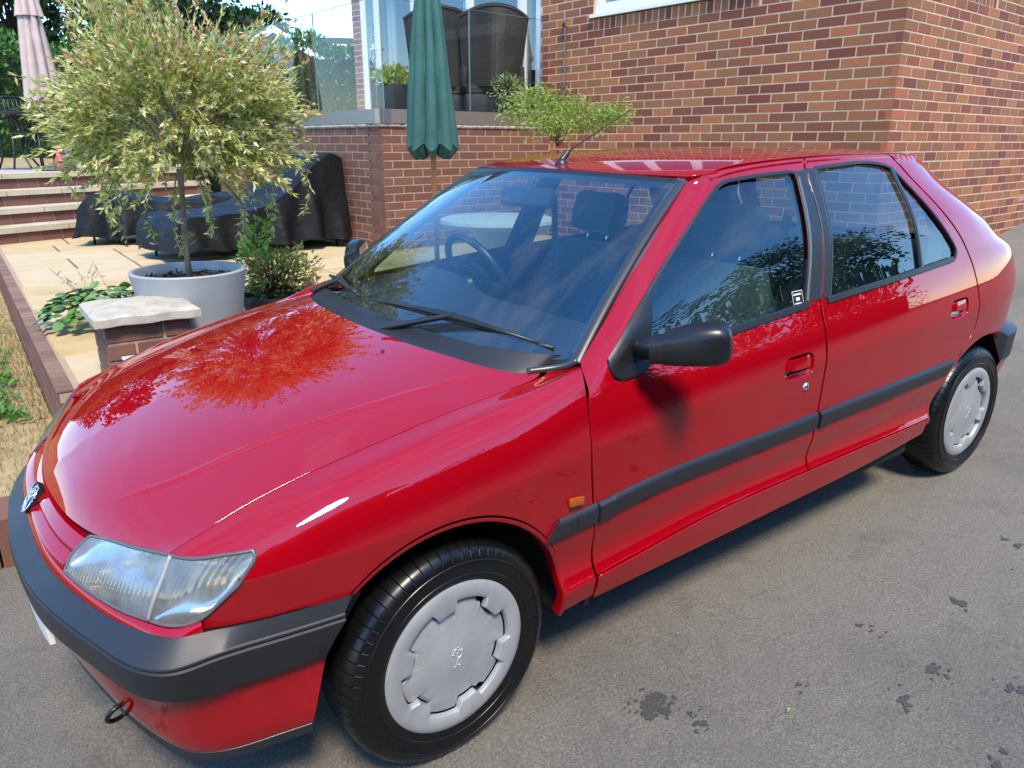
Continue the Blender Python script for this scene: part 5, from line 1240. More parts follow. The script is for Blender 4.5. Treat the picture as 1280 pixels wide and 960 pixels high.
sw = MB(); c = np.array([-.865, -.36, .915]); nrm = np.array([-.90, 0, .43]); up_ = np.array([.43, 0, .90]); sd_ = np.array([0, 1, 0])
sw.tube([c+(up_*math.cos(a)+sd_*math.sin(a))*.182 for a in np.linspace(0, 2*PI, 49)[:-1]], .0145, 10, closed=True)
for a in (1.75, -1.75, PI): sw.tube([c-nrm*.02, c+(up_*math.cos(a)+sd_*math.sin(a))*.18], [.022, .014], 8)
sw.tube([c-nrm*.04, c+nrm*.008], [.075, .062], 20); sw.tube([c-nrm*.02, c-nrm*.25+np.array([0, 0, -.03])], [.04, .05], 12)
sw.build('steering_wheel', TRIMB, car, sm=.9)
def seat(x, y, back_z=.99, wdt=.50):
    root = empty('front_seat', (x, y, .30), parent=car)
    def cushion(name, secs, parent):
        rows = []
        for (cx, cz, a, t, w_) in secs:                          # centre line, half depth along normal, half width
            nx, nz_ = a; row = []
            for k in range(20):
                an = 2*PI*k/20; ca, sa = math.cos(an), math.sin(an); e = .55
                u = math.copysign(abs(ca)**e, ca)*w_; v = math.copysign(abs(sa)**e, sa)*t; side = .035*(abs(u)/w_)**4*(1 if v > 0 else 0)
                row.append((cx+nx*(v+side), u, cz+nz_*(v+side)))
            rows.append(row+[row[0]])
        b = MB().grid(rows); n = 21; b.F += [tuple(range(20)), tuple((len(rows)-1)*n+i for i in range(20))[::-1]]
        o = fix(b.build(name, SEAT, parent, sm=.9)); return o
    cushion('seat_cushion', [(.50, .20, (0, 1), .06, .22), (.46, .215, (0, 1), .085, .25), (.25, .205, (0, 1), .09, .255), (.05, .18, (0, 1), .09, .25), (.0, .17, (0, 1), .07, .23)], root)
    nb = (.96, .27)
    cushion('seat_backrest', [(.02, .17, nb, .06, .22), (.0, .24, nb, .085, .255), (-.05, .42, nb, .08, .265), (-.10, .56, nb, .07, .25), (-.135, .67, nb, .055, .215), (-.145, .695, nb, .03, .17)], root)
    cushion('headrest', [(-.150, .735, nb, .03, .10), (-.155, .75, nb, .048, .125), (-.175, .81, nb, .052, .132), (-.190, .875, nb, .045, .125), (-.195, .895, nb, .025, .10)], root)
    pb = MB(); [pb.tube([(-.142, s_*.06, .67), (-.155, s_*.06, .76)], .006, 8) for s_ in (1, -1)]; pb.build('headrest_posts', CHROME, root, sm=True)
seat(-1.335, -.36); seat(-1.30, .36)
rs = MB(); R = []
for y in np.linspace(-.64, .64, 21): R.append([(-1.72, y, .42), (-1.70, y, .50), (-1.78, y, .53), (-2.10, y, .50), (-2.17, y, .60), (-2.30, y, .93), (-2.34, y, .95), (-2.40, y, .90)])
fix(rs.grid(R).build('rear_seat', SEAT, car, sm=.9))
MB().box((-2.62, 0, .93), (.50, 1.12, .02)).build('parcel_shelf', DASH, car)
rm = MB().box((-.835, 0, 1.243), (.028, .235, .066), rot=Matrix.Rotation(math.radians(10), 3, 'Z')@Matrix.Rotation(math.radians(-14), 3, 'Y'), bev=.012); rm.tube([(-.83, 0, 1.26), (-.86, 0, 1.30)], .012, 8)
rm.build('rear_view_mirror', TRIMB, car, sm=.7)
bl = MB(); bl.tube([tuple(q) for q in curve_pts([(-1.44, .60, 1.18), (-1.42, .58, .9), (-1.36, .60, .45)], n=12)], .015, 6); bl.build('seat_belt', mat('seat_belt_black', (.012, .012, .012), .7), car)
bl = MB(); bl.tube([tuple(q) for q in curve_pts([(-1.44, -.60, 1.18), (-1.42, -.58, .9), (-1.36, -.60, .45)], n=12)], .015, 6); bl.build('seat_belt', mat('seat_belt_black'), car)
# small sticker in the rear corner of the front door glass
stx = lambda a, h, o: tuple(fS0(np.array([-1.272+a]), np.array([.957+h]))[0]+np.array([0, o, 0]))
def rect(name, a0, a1, h0, h1, o, m, par):
    return fix(MB().add([stx(a0, h0, o), stx(a1, h0, o), stx(a1, h1, o), stx(a0, h1, o)], [(0, 1, 2, 3)]).build(name, m, par))
stk = rect('window_sticker', -.026, .026, -.024, .026, -.0062, mat('sticker_black', (.012, .02, .016), .4), DR[0][0])
wm = mat('sticker_white', (.75, .77, .75), .5)
b = MB()
for (a0, a1, h0, h1) in ((-.025, .025, .0228, .0246), (-.025, .025, -.0226, -.0208), (-.0252, -.0234, -.022, .024), (.0234, .0252, -.022, .024), (-.019, .019, .012, .0165), (-.009, .009, -.004, .005), (-.016, .016, -.014, -.0105)):
    b.add([stx(a0, h0, -.0056), stx(a1, h0, -.0056), stx(a1, h1, -.0056), stx(a0, h1, -.0056)], [(0, 1, 2, 3)])
fix(b.build('sticker_print', wm, stk))
# ================================================================ PLANTS AND GARDEN THINGS
def unit(v): v = np.asarray(v, float); return v/(np.linalg.norm(v, axis=-1, keepdims=True)+1e-12)
def leaf_quads(C, D, L_, W_, curl=.0, nrm=None):
    """diamond leaves: base C, direction D (n,3), lengths, widths"""
    n = len(C); D = unit(D); r = rng.normal(size=(n, 3)) if nrm is None else nrm+rng.normal(scale=.35, size=(n, 3)); S = unit(np.cross(D, r)); N = np.cross(S, D)
    L_ = np.broadcast_to(L_, n)[:, None]; W_ = np.broadcast_to(W_, n)[:, None]
    return np.stack([C, C+D*L_*.45+S*W_*.5+N*L_*curl, C+D*L_, C+D*L_*.45-S*W_*.5+N*L_*curl], 1)
def cloud(n, ctr, rad, shell=.35):
    v = unit(rng.normal(size=(n, 3))); r = (shell+(1-shell)*rng.random(n))**.6; return np.asarray(ctr)+v*r[:, None]*np.asarray(rad), v
def pal(n, cols, w_=None, jit=.2):
    cols = np.array(cols); i = rng.choice(len(cols), n, p=w_); return cols[i]*rng.uniform(1-jit, 1+jit, (n, 1))

# ---- big grey pot and the standard willow in it
POT = np.array([-.07, -1.68, PZ])
pot = empty('grey_planter', tuple(POT), label='large round pale grey planter on the patio beside the brick pillar', cat='planter')
def pot_nodes(nt, b):
    nt.links.new(ramp(nt, noise(nt, 5, 5), [(.3, (.30, .33, .34)), (.7, (.40, .425, .43))]), b.inputs['Base Color']); bump(nt, b, noise(nt, 90, 3), .12, .002)
pp = [(.0, .012), (.165, .012), (.175, .0), (.185, .008), (.222, .20), (.248, .36), (.257, .412), (.259, .422), (.255, .428), (.240, .427), (.235, .420), (.230, .375), (.228, .33)]
fix(MB().lathe(pp, 64).build('pot_body', mat('grey_planter_paint', (.36, .385, .39), .6, build=pot_nodes), pot, sm=.7))
SOIL = mat('dark_soil', (.035, .022, .014), .95, build=lambda nt, b: (nt.links.new(ramp(nt, noise(nt, 70, 5, .8), [(.35, (.012, .007, .005)), (.7, (.085, .05, .03))]), b.inputs['Base Color']), bump(nt, b, noise(nt, 60, 4, .8), 1, .02)))
so_ = MB(); R = [[(r*math.cos(a), r*math.sin(a), .372+.012*math.sin(9*a+r*60)*(r/.23)+.02*math.exp(-(r/.08)**2)) for a in np.linspace(0, 2*PI, 49)] for r in np.linspace(.0, .232, 12)]
fix(so_.grid(R).build('soil', SOIL, pot, sm=True))
bk = []
for k in range(260):
    a = rng.uniform(0, 2*PI); r = .22*math.sqrt(rng.random()); bk.append((r*math.cos(a), r*math.sin(a), .386))
bk = np.array(bk); qb = leaf_quads(bk, np.c_[rng.normal(size=(260, 2)), rng.uniform(0, .5, 260)], rng.uniform(.015, .035, 260), .012)
bo = leaf_mesh('bark_chips', qb, pal(260, [(.06, .035, .02), (.10, .06, .035), (.03, .018, .012)]), leaf_mat('bark_chip', .9, .0), pot); tag(bo, kind='stuff')
tree = empty('willow_standard', tuple(POT+[0, 0, .38]), label='variegated willow standard with pink tipped shoots in the grey planter', cat='tree')
BARK = mat('green_bark', (.17, .16, .10), .8, build=lambda nt, b: nt.links.new(ramp(nt, noise(nt, 30, 5), [(.3, (.11, .10, .065)), (.7, (.24, .22, .14))]), b.inputs['Base Color']))
cc = np.array([-.085, -.13, .70])                                       # crown centre over the pot
tk = MB(); tk.tube([(0, 0, -.02), (-.004, -.01, .15), (-.02, -.03, .35), (-.03, -.05, .50)], [.015, .0125, .012, .015], 12); tk.build('trunk', BARK, tree, sm=True)
LQ = []; LC = []; tw = MB(); NS = 1700
GREEN = np.array([(.32, .40, .09), (.45, .51, .13), (.55, .58, .19)]); CREAM = np.array([(.82, .78, .42), (.90, .84, .54), (.72, .72, .30)]); PINK = np.array([(.74, .38, .20), (.78, .50, .28), (.70, .44, .30)])
CLD = np.array([[math.cos(a)*math.sqrt(1-z*z), math.sin(a)*math.sqrt(1-z*z), z] for a, z in zip(rng.uniform(0, 2*PI, 95), rng.uniform(-.48, 1.0, 95))]); CLR = rng.uniform(.78, 1.12, 95)
for k in range(NS):
    kc = rng.integers(0, 95); dq = CLD[kc]+rng.normal(scale=.13, size=3); d0 = unit(dq); az = math.atan2(d0[1], d0[0]); el = math.asin(d0[2]); up0 = rng.uniform(.0, 1)
    ell = np.array([.60, .60, .50]); reach = rng.uniform(.70, 1.04)*CLR[kc]
    if el > .75: reach *= rng.uniform(.85, 1.32)
    p0_ = np.array([-.03, -.05, .50])+(cc-np.array([-.03, -.05, .50]))*rng.uniform(.2, 1.0)+d0*ell*.12
    end = cc+d0*ell*reach; end[2] -= .08*max(0, .25-d0[2])*rng.uniform(.0, 2.0)
    mid = p0_*.5+end*.5+np.array([0, 0, .09*(1-abs(d0[2]))])
    f = np.linspace(0, 1, 12)[:, None]; pts = (1-f)**2*p0_+2*f*(1-f)*mid+f**2*end
    if rng.random() < .10: tw.tube(pts, .0028, 4, r_end=.001)
    n = int(rng.integers(24, 36)); g = rng.uniform(.45, 1.0, n)**.7; g[:4] = rng.uniform(.9, 1.0, 4)
    ii = g*11; i0 = np.clip(ii.astype(int), 0, 10); fr = (ii-i0)[:, None]; C = pts[i0]*(1-fr)+pts[i0+1]*fr; T = unit(pts[i0+1]-pts[i0])
    D = T*.9+rng.normal(scale=.42, size=(n, 3)); L_ = rng.uniform(.022, .044, n)
    LQ.append(leaf_quads(C, D, L_, L_*rng.uniform(.22, .33, n), .04))
    r = rng.random(n); c = GREEN[rng.integers(0, 3, n)].copy(); m_ = r < (.42 if up0 < .6 else .70); c[m_] = CREAM[rng.integers(0, 3, m_.sum())]
    tip = (g > .84) & (rng.random(n) < (.50 if (end[2] > cc[2]+.20 and up0 > .3) else .10)); c[tip] = PINK[rng.integers(0, 3, tip.sum())]
    LC.append(c*rng.uniform(.75, 1.15, (n, 1)))
for (dx, dy, dz, ln) in [(-.34, -.05, -.42, .40), (.24, -.22, -.40, .40), (.10, .12, -.44, .34), (-.45, .10, -.30, .34), (.30, -.05, -.36, .28), (-.02, .16, -.40, .24), (-.16, .14, -.42, .26), (.40, -.15, -.24, .24), (.05, .06, -.40, .30), (-.06, .02, -.38, .30), (.16, -.06, -.42, .34), (-.24, -.16, -.40, .32), (.33, .10, -.30, .30), (-.38, -.16, -.30, .30)]:   # drooping shoots
    p0_ = cc+np.array([dx*.8, dy*.8, dz+ln*.62]); end = cc+np.array([dx*1.1, dy*1.1, dz-ln*.40]); f = np.linspace(0, 1, 14)[:, None]; pts = p0_*(1-f)+end*f+np.array([dx, dy, 0])*.25*np.sin(f*PI); tw.tube(pts, .003, 4, r_end=.001)
    n = 46; ii = rng.uniform(2, 12.9, n); i0 = ii.astype(int); fr = (ii-i0)[:, None]; C = pts[i0]*(1-fr)+pts[i0+1]*fr; L_ = rng.uniform(.026, .048, n)
    LQ.append(leaf_quads(C, np.array([0, 0, -.5])+rng.normal(scale=.6, size=(n, 3)), L_, L_*.3, .04)); c = GREEN[rng.integers(0, 3, n)].copy(); m_ = rng.random(n) < .55; c[m_] = CREAM[rng.integers(0, 3, m_.sum())]; LC.append(c)
cr = leaf_mesh('crown', np.concatenate(LQ), np.concatenate(LC), leaf_mat('willow_leaf', .5, .38), tree); tag(cr, kind='stuff')
tag(tw.build('twigs', mat('willow_twig', (.20, .16, .09), .7), tree), kind='stuff')

# ---- dark pot with a leafy evergreen
DP = np.array([-.60, -2.02, PZ])
dp = empty('dark_plant_pot', tuple(DP), label='round dark blue grey pot beside the large grey planter', cat='plant pot')
fix(MB().lathe([(0, .01), (.13, .01), (.14, 0), (.185, .13), (.205, .185), (.222, .19), (.224, .205), (.210, .208), (.198, .2), (.19, .165), (0, .165)], 48).build('pot_body', mat('slate_pot', (.035, .045, .055), .55), dp, sm=.7))
fix(MB().lathe([(0, .178), (.1, .176), (.192, .170)], 32).build('soil', SOIL, dp, sm=True))
sh_ = empty('leafy_shrub', tuple(DP+[0, 0, .17]), label='yellow green shrub with a fresh upright shoot growing in the dark pot', cat='shrub')
LQ = []; LC = []; st = MB()
for k in range(120):
    az = rng.uniform(0, 2*PI); r = rng.uniform(.04, .22); h = rng.uniform(.03, .26); b0 = np.array([rng.normal(0, .03), rng.normal(0, .03), 0]); e = np.array([r*math.cos(az), r*math.sin(az), h]); st.tube([b0, (b0+e)*.5+[0, 0, .04], e], .0022, 4)
    n = 12; C = e+rng.normal(scale=.022, size=(n, 3)); L_ = rng.uniform(.022, .045, n); LQ.append(leaf_quads(C, e-b0+rng.normal(scale=.14, size=(n, 3)), L_, L_*.42, .05)); LC.append(pal(n, [(.28, .38, .07), (.44, .48, .11), (.60, .58, .16), (.18, .25, .06), (.50, .32, .10)]))
base = np.array([.06, -.06, .20])
for k in range(13):                                                      # the taller fern-like shoot
    f = k/12; c = base+np.array([.03*math.sin(4*f)-.03*f, -.02*f, .22*f]); n = 9
    for s_ in (-1, 1):
        dirv = np.array([-.7*s_, .6*s_, .25]); C = np.array([c+dirv*(.008+.009*j)*(1.1-.6*f)+rng.normal(0, .012, 3) for j in range(n)]); L_ = rng.uniform(.03, .05, n)*(1-.4*f); LQ.append(leaf_quads(C, np.tile(dirv+np.array([0, 0, .35]), (n, 1))+rng.normal(scale=.2, size=(n, 3)), L_, L_*.5, .05)); LC.append(pal(n, [(.34, .58, .08), (.42, .64, .12), (.26, .48, .07)]))
st.tube([(0, 0, 0), base*.6, base, base+[-.03, -.02, .22]], .004, 5)
tag(leaf_mesh('foliage', np.concatenate(LQ), np.concatenate(LC), leaf_mat('shrub_leaf', .45, .3), sh_), kind='stuff'); st.build('stems', mat('red_brown_twig', (.13, .065, .04), .7), sh_)
bell = MB().lathe([(.0, .115), (.018, .11), (.026, .09), (.034, .05), (.052, .02), (.066, .012), (.068, 0), (.0, .0)], 24); bo_ = fix(bell.build('terracotta_ornament', mat('terracotta_pink', (.42, .17, .12), .8), sm=.6)); bo_.location = (DP[0]-.15, DP[1]+.10, DP[2]+.182)
tag(bo_, 'small bell shaped terracotta ornament on the rim of the dark pot', 'ornament')

# ---- broad leaved plant by the pillar
HO = np.array([.20, -2.72, PZ]); hosta = empty('hosta', tuple(HO), label='low clump of broad green leaves on the patio behind the pillar', cat='plant')
hm = bpy.data.meshes.new('leaf'); V = []; Fc = []
prof_ = [(0, .004), (.2, .30), (.45, .42), (.7, .34), (.9, .14), (1, .0)]
for (f, w_) in prof_: V += [(f, -w_, .10*math.sin(f*2.6)+.06), (f, 0, .10*math.sin(f*2.6)), (f, w_, .10*math.sin(f*2.6)+.06)]
for i in range(5): Fc += [(i*3, i*3+1, i*3+4, i*3+3), (i*3+1, i*3+2, i*3+5, i*3+4)]
hm.from_pydata(V, [], Fc); smooth(hm); hm.update()
def hosta_nodes(nt, b):
    oi = nd(nt, 'ObjectInfo'); nt.links.new(ramp(nt, oi.outputs['Random'], [(0, (.05, .13, .025)), (.5, (.10, .22, .045)), (1, (.19, .32, .08))]), b.inputs['Base Color'])
hm.materials.append(mat('hosta_leaf', (.1, .2, .05), .4, build=hosta_nodes))
for k in range(280):
    az = rng.uniform(0, 2*PI); r = .25*math.sqrt(rng.random()); o = bpy.data.objects.new('leaf', hm); COL.objects.link(o); o.parent = hosta
    o.location = (r*1.15*math.cos(az), r*1.15*math.sin(az), .05+.15*(1-(r/.26)**2)+rng.uniform(-.02, .02)); s_ = rng.uniform(.045, .085); o.scale = (s_, s_*.9, s_); o.rotation_euler = (rng.normal(0, .3), rng.uniform(-.1, .7)*1.0, az+rng.normal(0, .6))
fs = MB()
for k in range(7):
    a = rng.uniform(0, 2*PI); b0 = np.array([.1*math.cos(a), .1*math.sin(a), .15]); e = b0+np.array([rng.normal(0, .06), rng.normal(0, .06), rng.uniform(.12, .22)]); fs.tube([b0, b0*.4+e*.6+[0, 0, .01], e], .0018, 4)
    for j in range(4): q = b0*(.1+.1*j)+e*(.9-.1*j); fs.tube([q, q+rng.normal(0, .012, 3)+[0, 0, -.008]], .0035, 4)
fs.build('dry_flower_stalks', mat('dry_stalk', (.40, .33, .24), .8), hosta)

# ---- covered garden furniture
COVER = mat('black_cover_cloth', (.008, .0085, .009), .42, spec=.22, build=lambda nt, b: (bump(nt, b, noise(nt, 7, 6, .62, dist=1.0), .5, .03), nt.links.new(ramp(nt, noise(nt, 5, 4), [(.3, (.42,)*3), (.7, (.58,)*3)]), b.inputs['Roughness'])))
def cover(name, loc, rz, prof, depth, label, seed, hem=.10, folds=1.0):
    """prof: (along, height) of the top line; cloth falls to the hem on all sides with folds"""
    root = empty(name, loc, (0, 0, rz), label, 'furniture cover'); rr = np.random.default_rng(seed)
    Pf = curve_pts([(a, h) for a, h in prof], n=56); n = 56; m = 34; ph = rr.uniform(0, 6.28, 8)
    R = []
    for i in range(n):
        a, h = Pf[i]; row = []
        for j in range(m+1):
            f = j/m
            if f < .30: t = f/.30; y = -depth/2-.05*(1-t)**1.2; z = hem+(h-hem)*t**.85; side = 1-t; sy = -1
            elif f > .70: t = (1-f)/.30; y = depth/2+.05*(1-t)**1.2; z = hem+(h-hem)*t**.85; side = 1-t; sy = 1
            else: t = (f-.5)/.20; y = depth/2*t; z = h+.014*(1-t*t)-.020*math.sin(PI*(f-.3)/.4)*.8; side = 0; sy = 0
            fold = (.028*math.sin(9*a*2.2+ph[0]+1.5*z)+.020*math.sin(17*a+ph[1]-4*z)+.014*math.sin(31*a+ph[2]+7*z))*side*folds
            row.append((a+.02*math.sin(5*y+ph[3])*side, y+sy*fold, z+.020*math.sin(11*a+ph[4])*side*(1 if t < .2 else 0)+.006*math.sin(23*a+9*y)))
        R.append(row)
    b = MB(); b.grid(R)
    for e in (0, n-1):                                                     # ends fall to the hem as well
        top = R[e]; d = -1 if e == 0 else 1; G = []
        for q in np.linspace(0, 1, 10):
            G.append([(x+d*(.05*q+.022*q*math.sin(16*y+ph[5]+3*q)), y*(1+.02*q), z+(hem+.01*math.sin(9*y+ph[6])-z)*q) for (x, y, z) in top])
        b.grid(G)
    fix(b.build('cloth', COVER, root, sm=.9)); return root
cv1 = cover('furniture_cover', (-1.40, -5.28, PZ), math.radians(180+12), [(-.80, .30), (-.76, .36), (-.60, .39), (-.25, .40), (.02, .44), (.24, .53), (.44, .67), (.60, .81), (.72, .88), (.84, .90), (.92, .87)], .78, 'black cloth cover over a reclining garden lounger with raised back', 1, .10, 1.2)
cv2 = cover('furniture_cover', (-1.05, -6.55, PZ), math.radians(180-24), [(-.78, .38), (-.74, .43), (0, .43), (.74, .42), (.80, .37)], .62, 'low black cloth cover over a garden bench in front of the steps', 2, .09, 1.0)
def legs(par, spots, h):
    for (x, y) in spots: MB().tube([(x, y, 0), (x*.99, y*.97, h)], .012, 8).build('leg', mat('black_steel_leg', (.012, .012, .012), .4), par, sm=True)
legs(cv1, [(.86, .30), (.86, -.30), (.4, -.32), (-.7, .30), (-.7, -.30)], .22); legs(cv2, [(-.70, .22), (-.70, -.22), (.70, .22), (.70, -.22)], .2)
lb = MB().add([(-.79, .425, .14), (-.72, .435, .16), (-.73, .445, .08), (-.80, .435, .06)], [(0, 1, 2, 3)]); fix(lb.build('cover_label', mat('white_cloth_label', (.72, .72, .74), .6), cv1))
lb = MB().add([(-.80, .43, .155), (-.72, .44, .175), (-.72, .44, .160), (-.80, .43, .140)], [(0, 1, 2, 3)]); fix(lb.build('cover_trim', mat('red_trim', (.35, .03, .04), .6), cv1))
cd = MB(); cd.tube([(.93, .44, .78), (.7, .46, .66), (.45, .455, .52), (.1, .45, .40), (-.3, .45, .33), (-.75, .44, .30)], .0035, 5); cd.build('draw_cord', mat('grey_cord', (.30, .30, .31), .7), cv1)

# ---- closed parasols
def parasol(name, loc, z0, z1, r0, r1, m_cloth, m_pole, label, n=8, lean=(0, 0), vent=None, pole_r=.019):
    root = empty(name, loc, (lean[0], lean[1], 0), label, 'parasol'); NA = 96; R = []
    for i, f in enumerate(np.linspace(0, 1, 22)):
        z = z1+(z0-z1)*f; rad = r1+(r0-r1)*f**.8; row = []
        for k in range(NA+1):
            a = 2*PI*k/NA; w_ = abs(math.sin(n*a/2+.7*f)); rr_ = rad*(.62+.38*w_**.7)+.006*math.sin(3*a+5*f); zz = z-(.045*w_**2*(f > .9)*(f-.9)*10)
            row.append((rr_*math.cos(a), rr_*math.sin(a), zz))
        R.append(row)
    inner_ = [[(x*.72, y*.72, z+.05) for x, y, z in R[-1]], [(x*.35, y*.35, z+.0) for x, y, z in R[-1]]]
    c = fix(MB().grid(R).build('canopy', m_cloth, root, sm=1.2))
    und = []
    for t, s_, dz in ((0, .97, .006), (.4, .80, -.025), (.7, .60, -.055), (1, .25, -.03)):
        und.append([(x*s_*(1+.12*t*math.sin(11*k)), y*s_*(1+.12*t*math.sin(11*k)), z+dz+.014*t*math.sin(7*k*.4)) for k, (x, y, z) in enumerate(R[-1])])
    fix(MB().grid(und).build('canopy_hem', m_cloth, c, sm=1.2))
    if vent:
        zt_, zb_, rb_ = vent; V_ = []
        for f in np.linspace(0, 1, 8):
            rad = .02+(rb_-.02)*f; V_.append([((rad*(.7+.3*abs(math.sin(n*a/2))))*math.cos(a), (rad*(.7+.3*abs(math.sin(n*a/2))))*math.sin(a), zt_+(zb_-zt_)*f) for a in np.linspace(0, 2*PI, 65)])
        fix(MB().grid(V_).build('vent_cap', m_cloth, c, sm=1.2))
    MB().tube([(0, 0, .03), (0, 0, z1+.04)], pole_r, 12).build('pole', m_pole, root, sm=True)
    fix(MB().lathe([(0, .075), (.03, .075), (.034, .05), (.18, .045), (.24, .03), (.25, 0), (0, 0)], 32).build('base', mat('parasol_base_grey', (.06, .075, .09), .6), root, sm=.7))
    return root
clothn = lambda c0, c1: (lambda nt, b: (nt.links.new(ramp(nt, noise(nt, 6, 4), [(.3, c0), (.7, c1)]), b.inputs['Base Color']), bump(nt, b, noise(nt, 400, 2), .15, .001)))
parasol('green_parasol', (-1.98, -2.62, PZ), .99, 2.12, .182, .046, mat('green_canvas', (.03, .13, .11), .8, build=clothn((.020, .100, .085), (.034, .132, .112))), mat('varnished_pole', (.42, .20, .08), .4), 'closed dark green parasol on a wooden pole in front of the terrace', lean=(.0, .012))
parasol('pink_parasol', (-.38, -9.45, UZ), .86, 2.5, .225, .03, mat('dusty_pink_canvas', (.52, .38, .36), .85, build=clothn((.46, .36, .33), (.56, .45, .41))), mat('dark_steel_pole', (.05, .05, .05), .4), 'closed dusty pink parasol on the upper garden level', vent=(2.52, 1.78, .165))

# ---- stone table
tb = empty('stone_table', (-2.03, -1.93, PZ), label='round pale stone pedestal table seen through the windscreen', cat='table')
STN_T = mat('pale_cast_stone', (.62, .62, .55), .85, build=stone_nodes([(.3, (.52, .52, .45)), (.7, (.70, .70, .63))], 9, .5))
fix(MB().lathe([(0, .545), (.335, .545), (.365, .535), (.372, .515), (.36, .495), (.32, .485), (0, .48)], 64).build('table_top', STN_T, tb, sm=.6))
fix(MB().lathe([(0, 0), (.20, 0), (.20, .04), (.15, .07), (.105, .12), (.095, .25), (.11, .36), (.16, .44), (.18, .48)], 40).build('pedestal', STN_T, tb, sm=.6))

# ---- lime coloured acer by the terrace wall, and the pot plants on the terrace
ac = empty('lime_acer', (-2.62, -2.06, PZ), label='spreading lime green acer in front of the terrace wall', cat='shrub')
LQ = []; LC = []; st = MB(); st.tube([(0, 0, 0), (.01, .0, .5), (.0, .0, .95)], [.014, .011, .008], 8)
ACL = [(.0, .0, 1.24), (.18, -.12, 1.27), (-.20, .12, 1.16), (-.36, .20, 1.15), (.10, .14, 1.14), (.30, -.18, 1.17), (-.10, -.20, 1.20), (-.28, -.05, 1.22), (.22, .10, 1.10), (-.44, .26, 1.18), (.06, -.24, 1.30)]
for k in range(120):
    e = np.array(ACL[k % 11])*[.72, .72, 1]+rng.normal(scale=(.060, .060, .028), size=3)
    if k % 4 == 0: st.tube([(0, 0, .97), (e[0]*.5, e[1]*.5, e[2]+.02), e], .0018, 4)
    n = 40; C = e+rng.normal(scale=(.060, .060, .030), size=(n, 3)); d = np.c_[e[0]+rng.normal(scale=.3, size=n), e[1]+rng.normal(scale=.3, size=n), rng.normal(-.15, .25, n)]; L_ = rng.uniform(.022, .042, n); LQ.append(leaf_quads(C, d, L_, L_*.30, .05)); LC.append(pal(n, [(.30, .42, .07), (.40, .50, .11), (.22, .33, .05), (.48, .52, .18), (.42, .30, .10)], [.3, .28, .22, .12, .08]))
tag(leaf_mesh('foliage', np.concatenate(LQ), np.concatenate(LC), leaf_mat('acer_leaf', .5, .4), ac), kind='stuff'); st.build('stems', mat('red_brown_twig'), ac)
DZ = TZ+.03
def box_pot(name, loc, d, label, m, rz=0):
    o = MB().box((0, 0, d[2]/2), d, bev=.01)
    o.V = [(x*(.86+.14*z/d[2]), y*(.86+.14*z/d[2]), z) for x, y, z in o.V]; p_ = o.build(name, m, sm=.5); p_.location = loc; p_.rotation_euler = (0, 0, rz); tag(p_, label, 'plant pot')
    MB().box((0, 0, d[2]+.001), (d[0]*.93, d[1]*.93, .006)).build('soil', SOIL, p_); return p_
DPOT = mat('graphite_pot', (.022, .027, .032), .5)
box_pot('square_planter', (-2.98, -5.05, DZ), (.36, .36, .36), 'square graphite planter behind the glass left of the green parasol', DPOT, .2)
box_pot('square_planter', (-4.24, -4.92, DZ), (.22, .22, .26), 'small graphite planter behind the glass at the right end of the terrace', DPOT, .2)
def bush(name, loc, rad, n, cols, label, leaf=.04, asp=.4, dirz=.3, wts=None, stems=14):
    root = empty(name, loc, label=label, cat='shrub'); C, v = cloud(n, (0, 0, rad[2]*.9), rad, .25); L_ = rng.uniform(.6, 1.2, n)*leaf
    tag(leaf_mesh('foliage', leaf_quads(C, v+np.array([0, 0, dirz])+rng.normal(scale=.5, size=(n, 3)), L_, L_*asp, .05), pal(n, cols, wts), leaf_mat(name+'_leaf', .5, .3), root), kind='stuff')
    s_ = MB()
    for k in range(stems): q = C[rng.integers(0, n)]; s_.tube([(0, 0, -.02), q*.5+[0, 0, .02], q], .003, 4)
    s_.build('stems', mat('red_brown_twig'), root); return root
bush('golden_foliage', (-2.98, -5.05, DZ+.36), (.20, .20, .085), 700, [(.42, .46, .12), (.52, .55, .20), (.28, .38, .10)], 'yellow green foliage filling the square planter behind the glass', .075, .3)
bush('variegated_shrub', (-4.22, -4.88, DZ+.24), (.22, .18, .15), 700, [(.30, .38, .14), (.62, .62, .36), (.22, .30, .10), (.40, .46, .16)], 'cream and green variegated shrub in the small graphite planter', .045, .35)
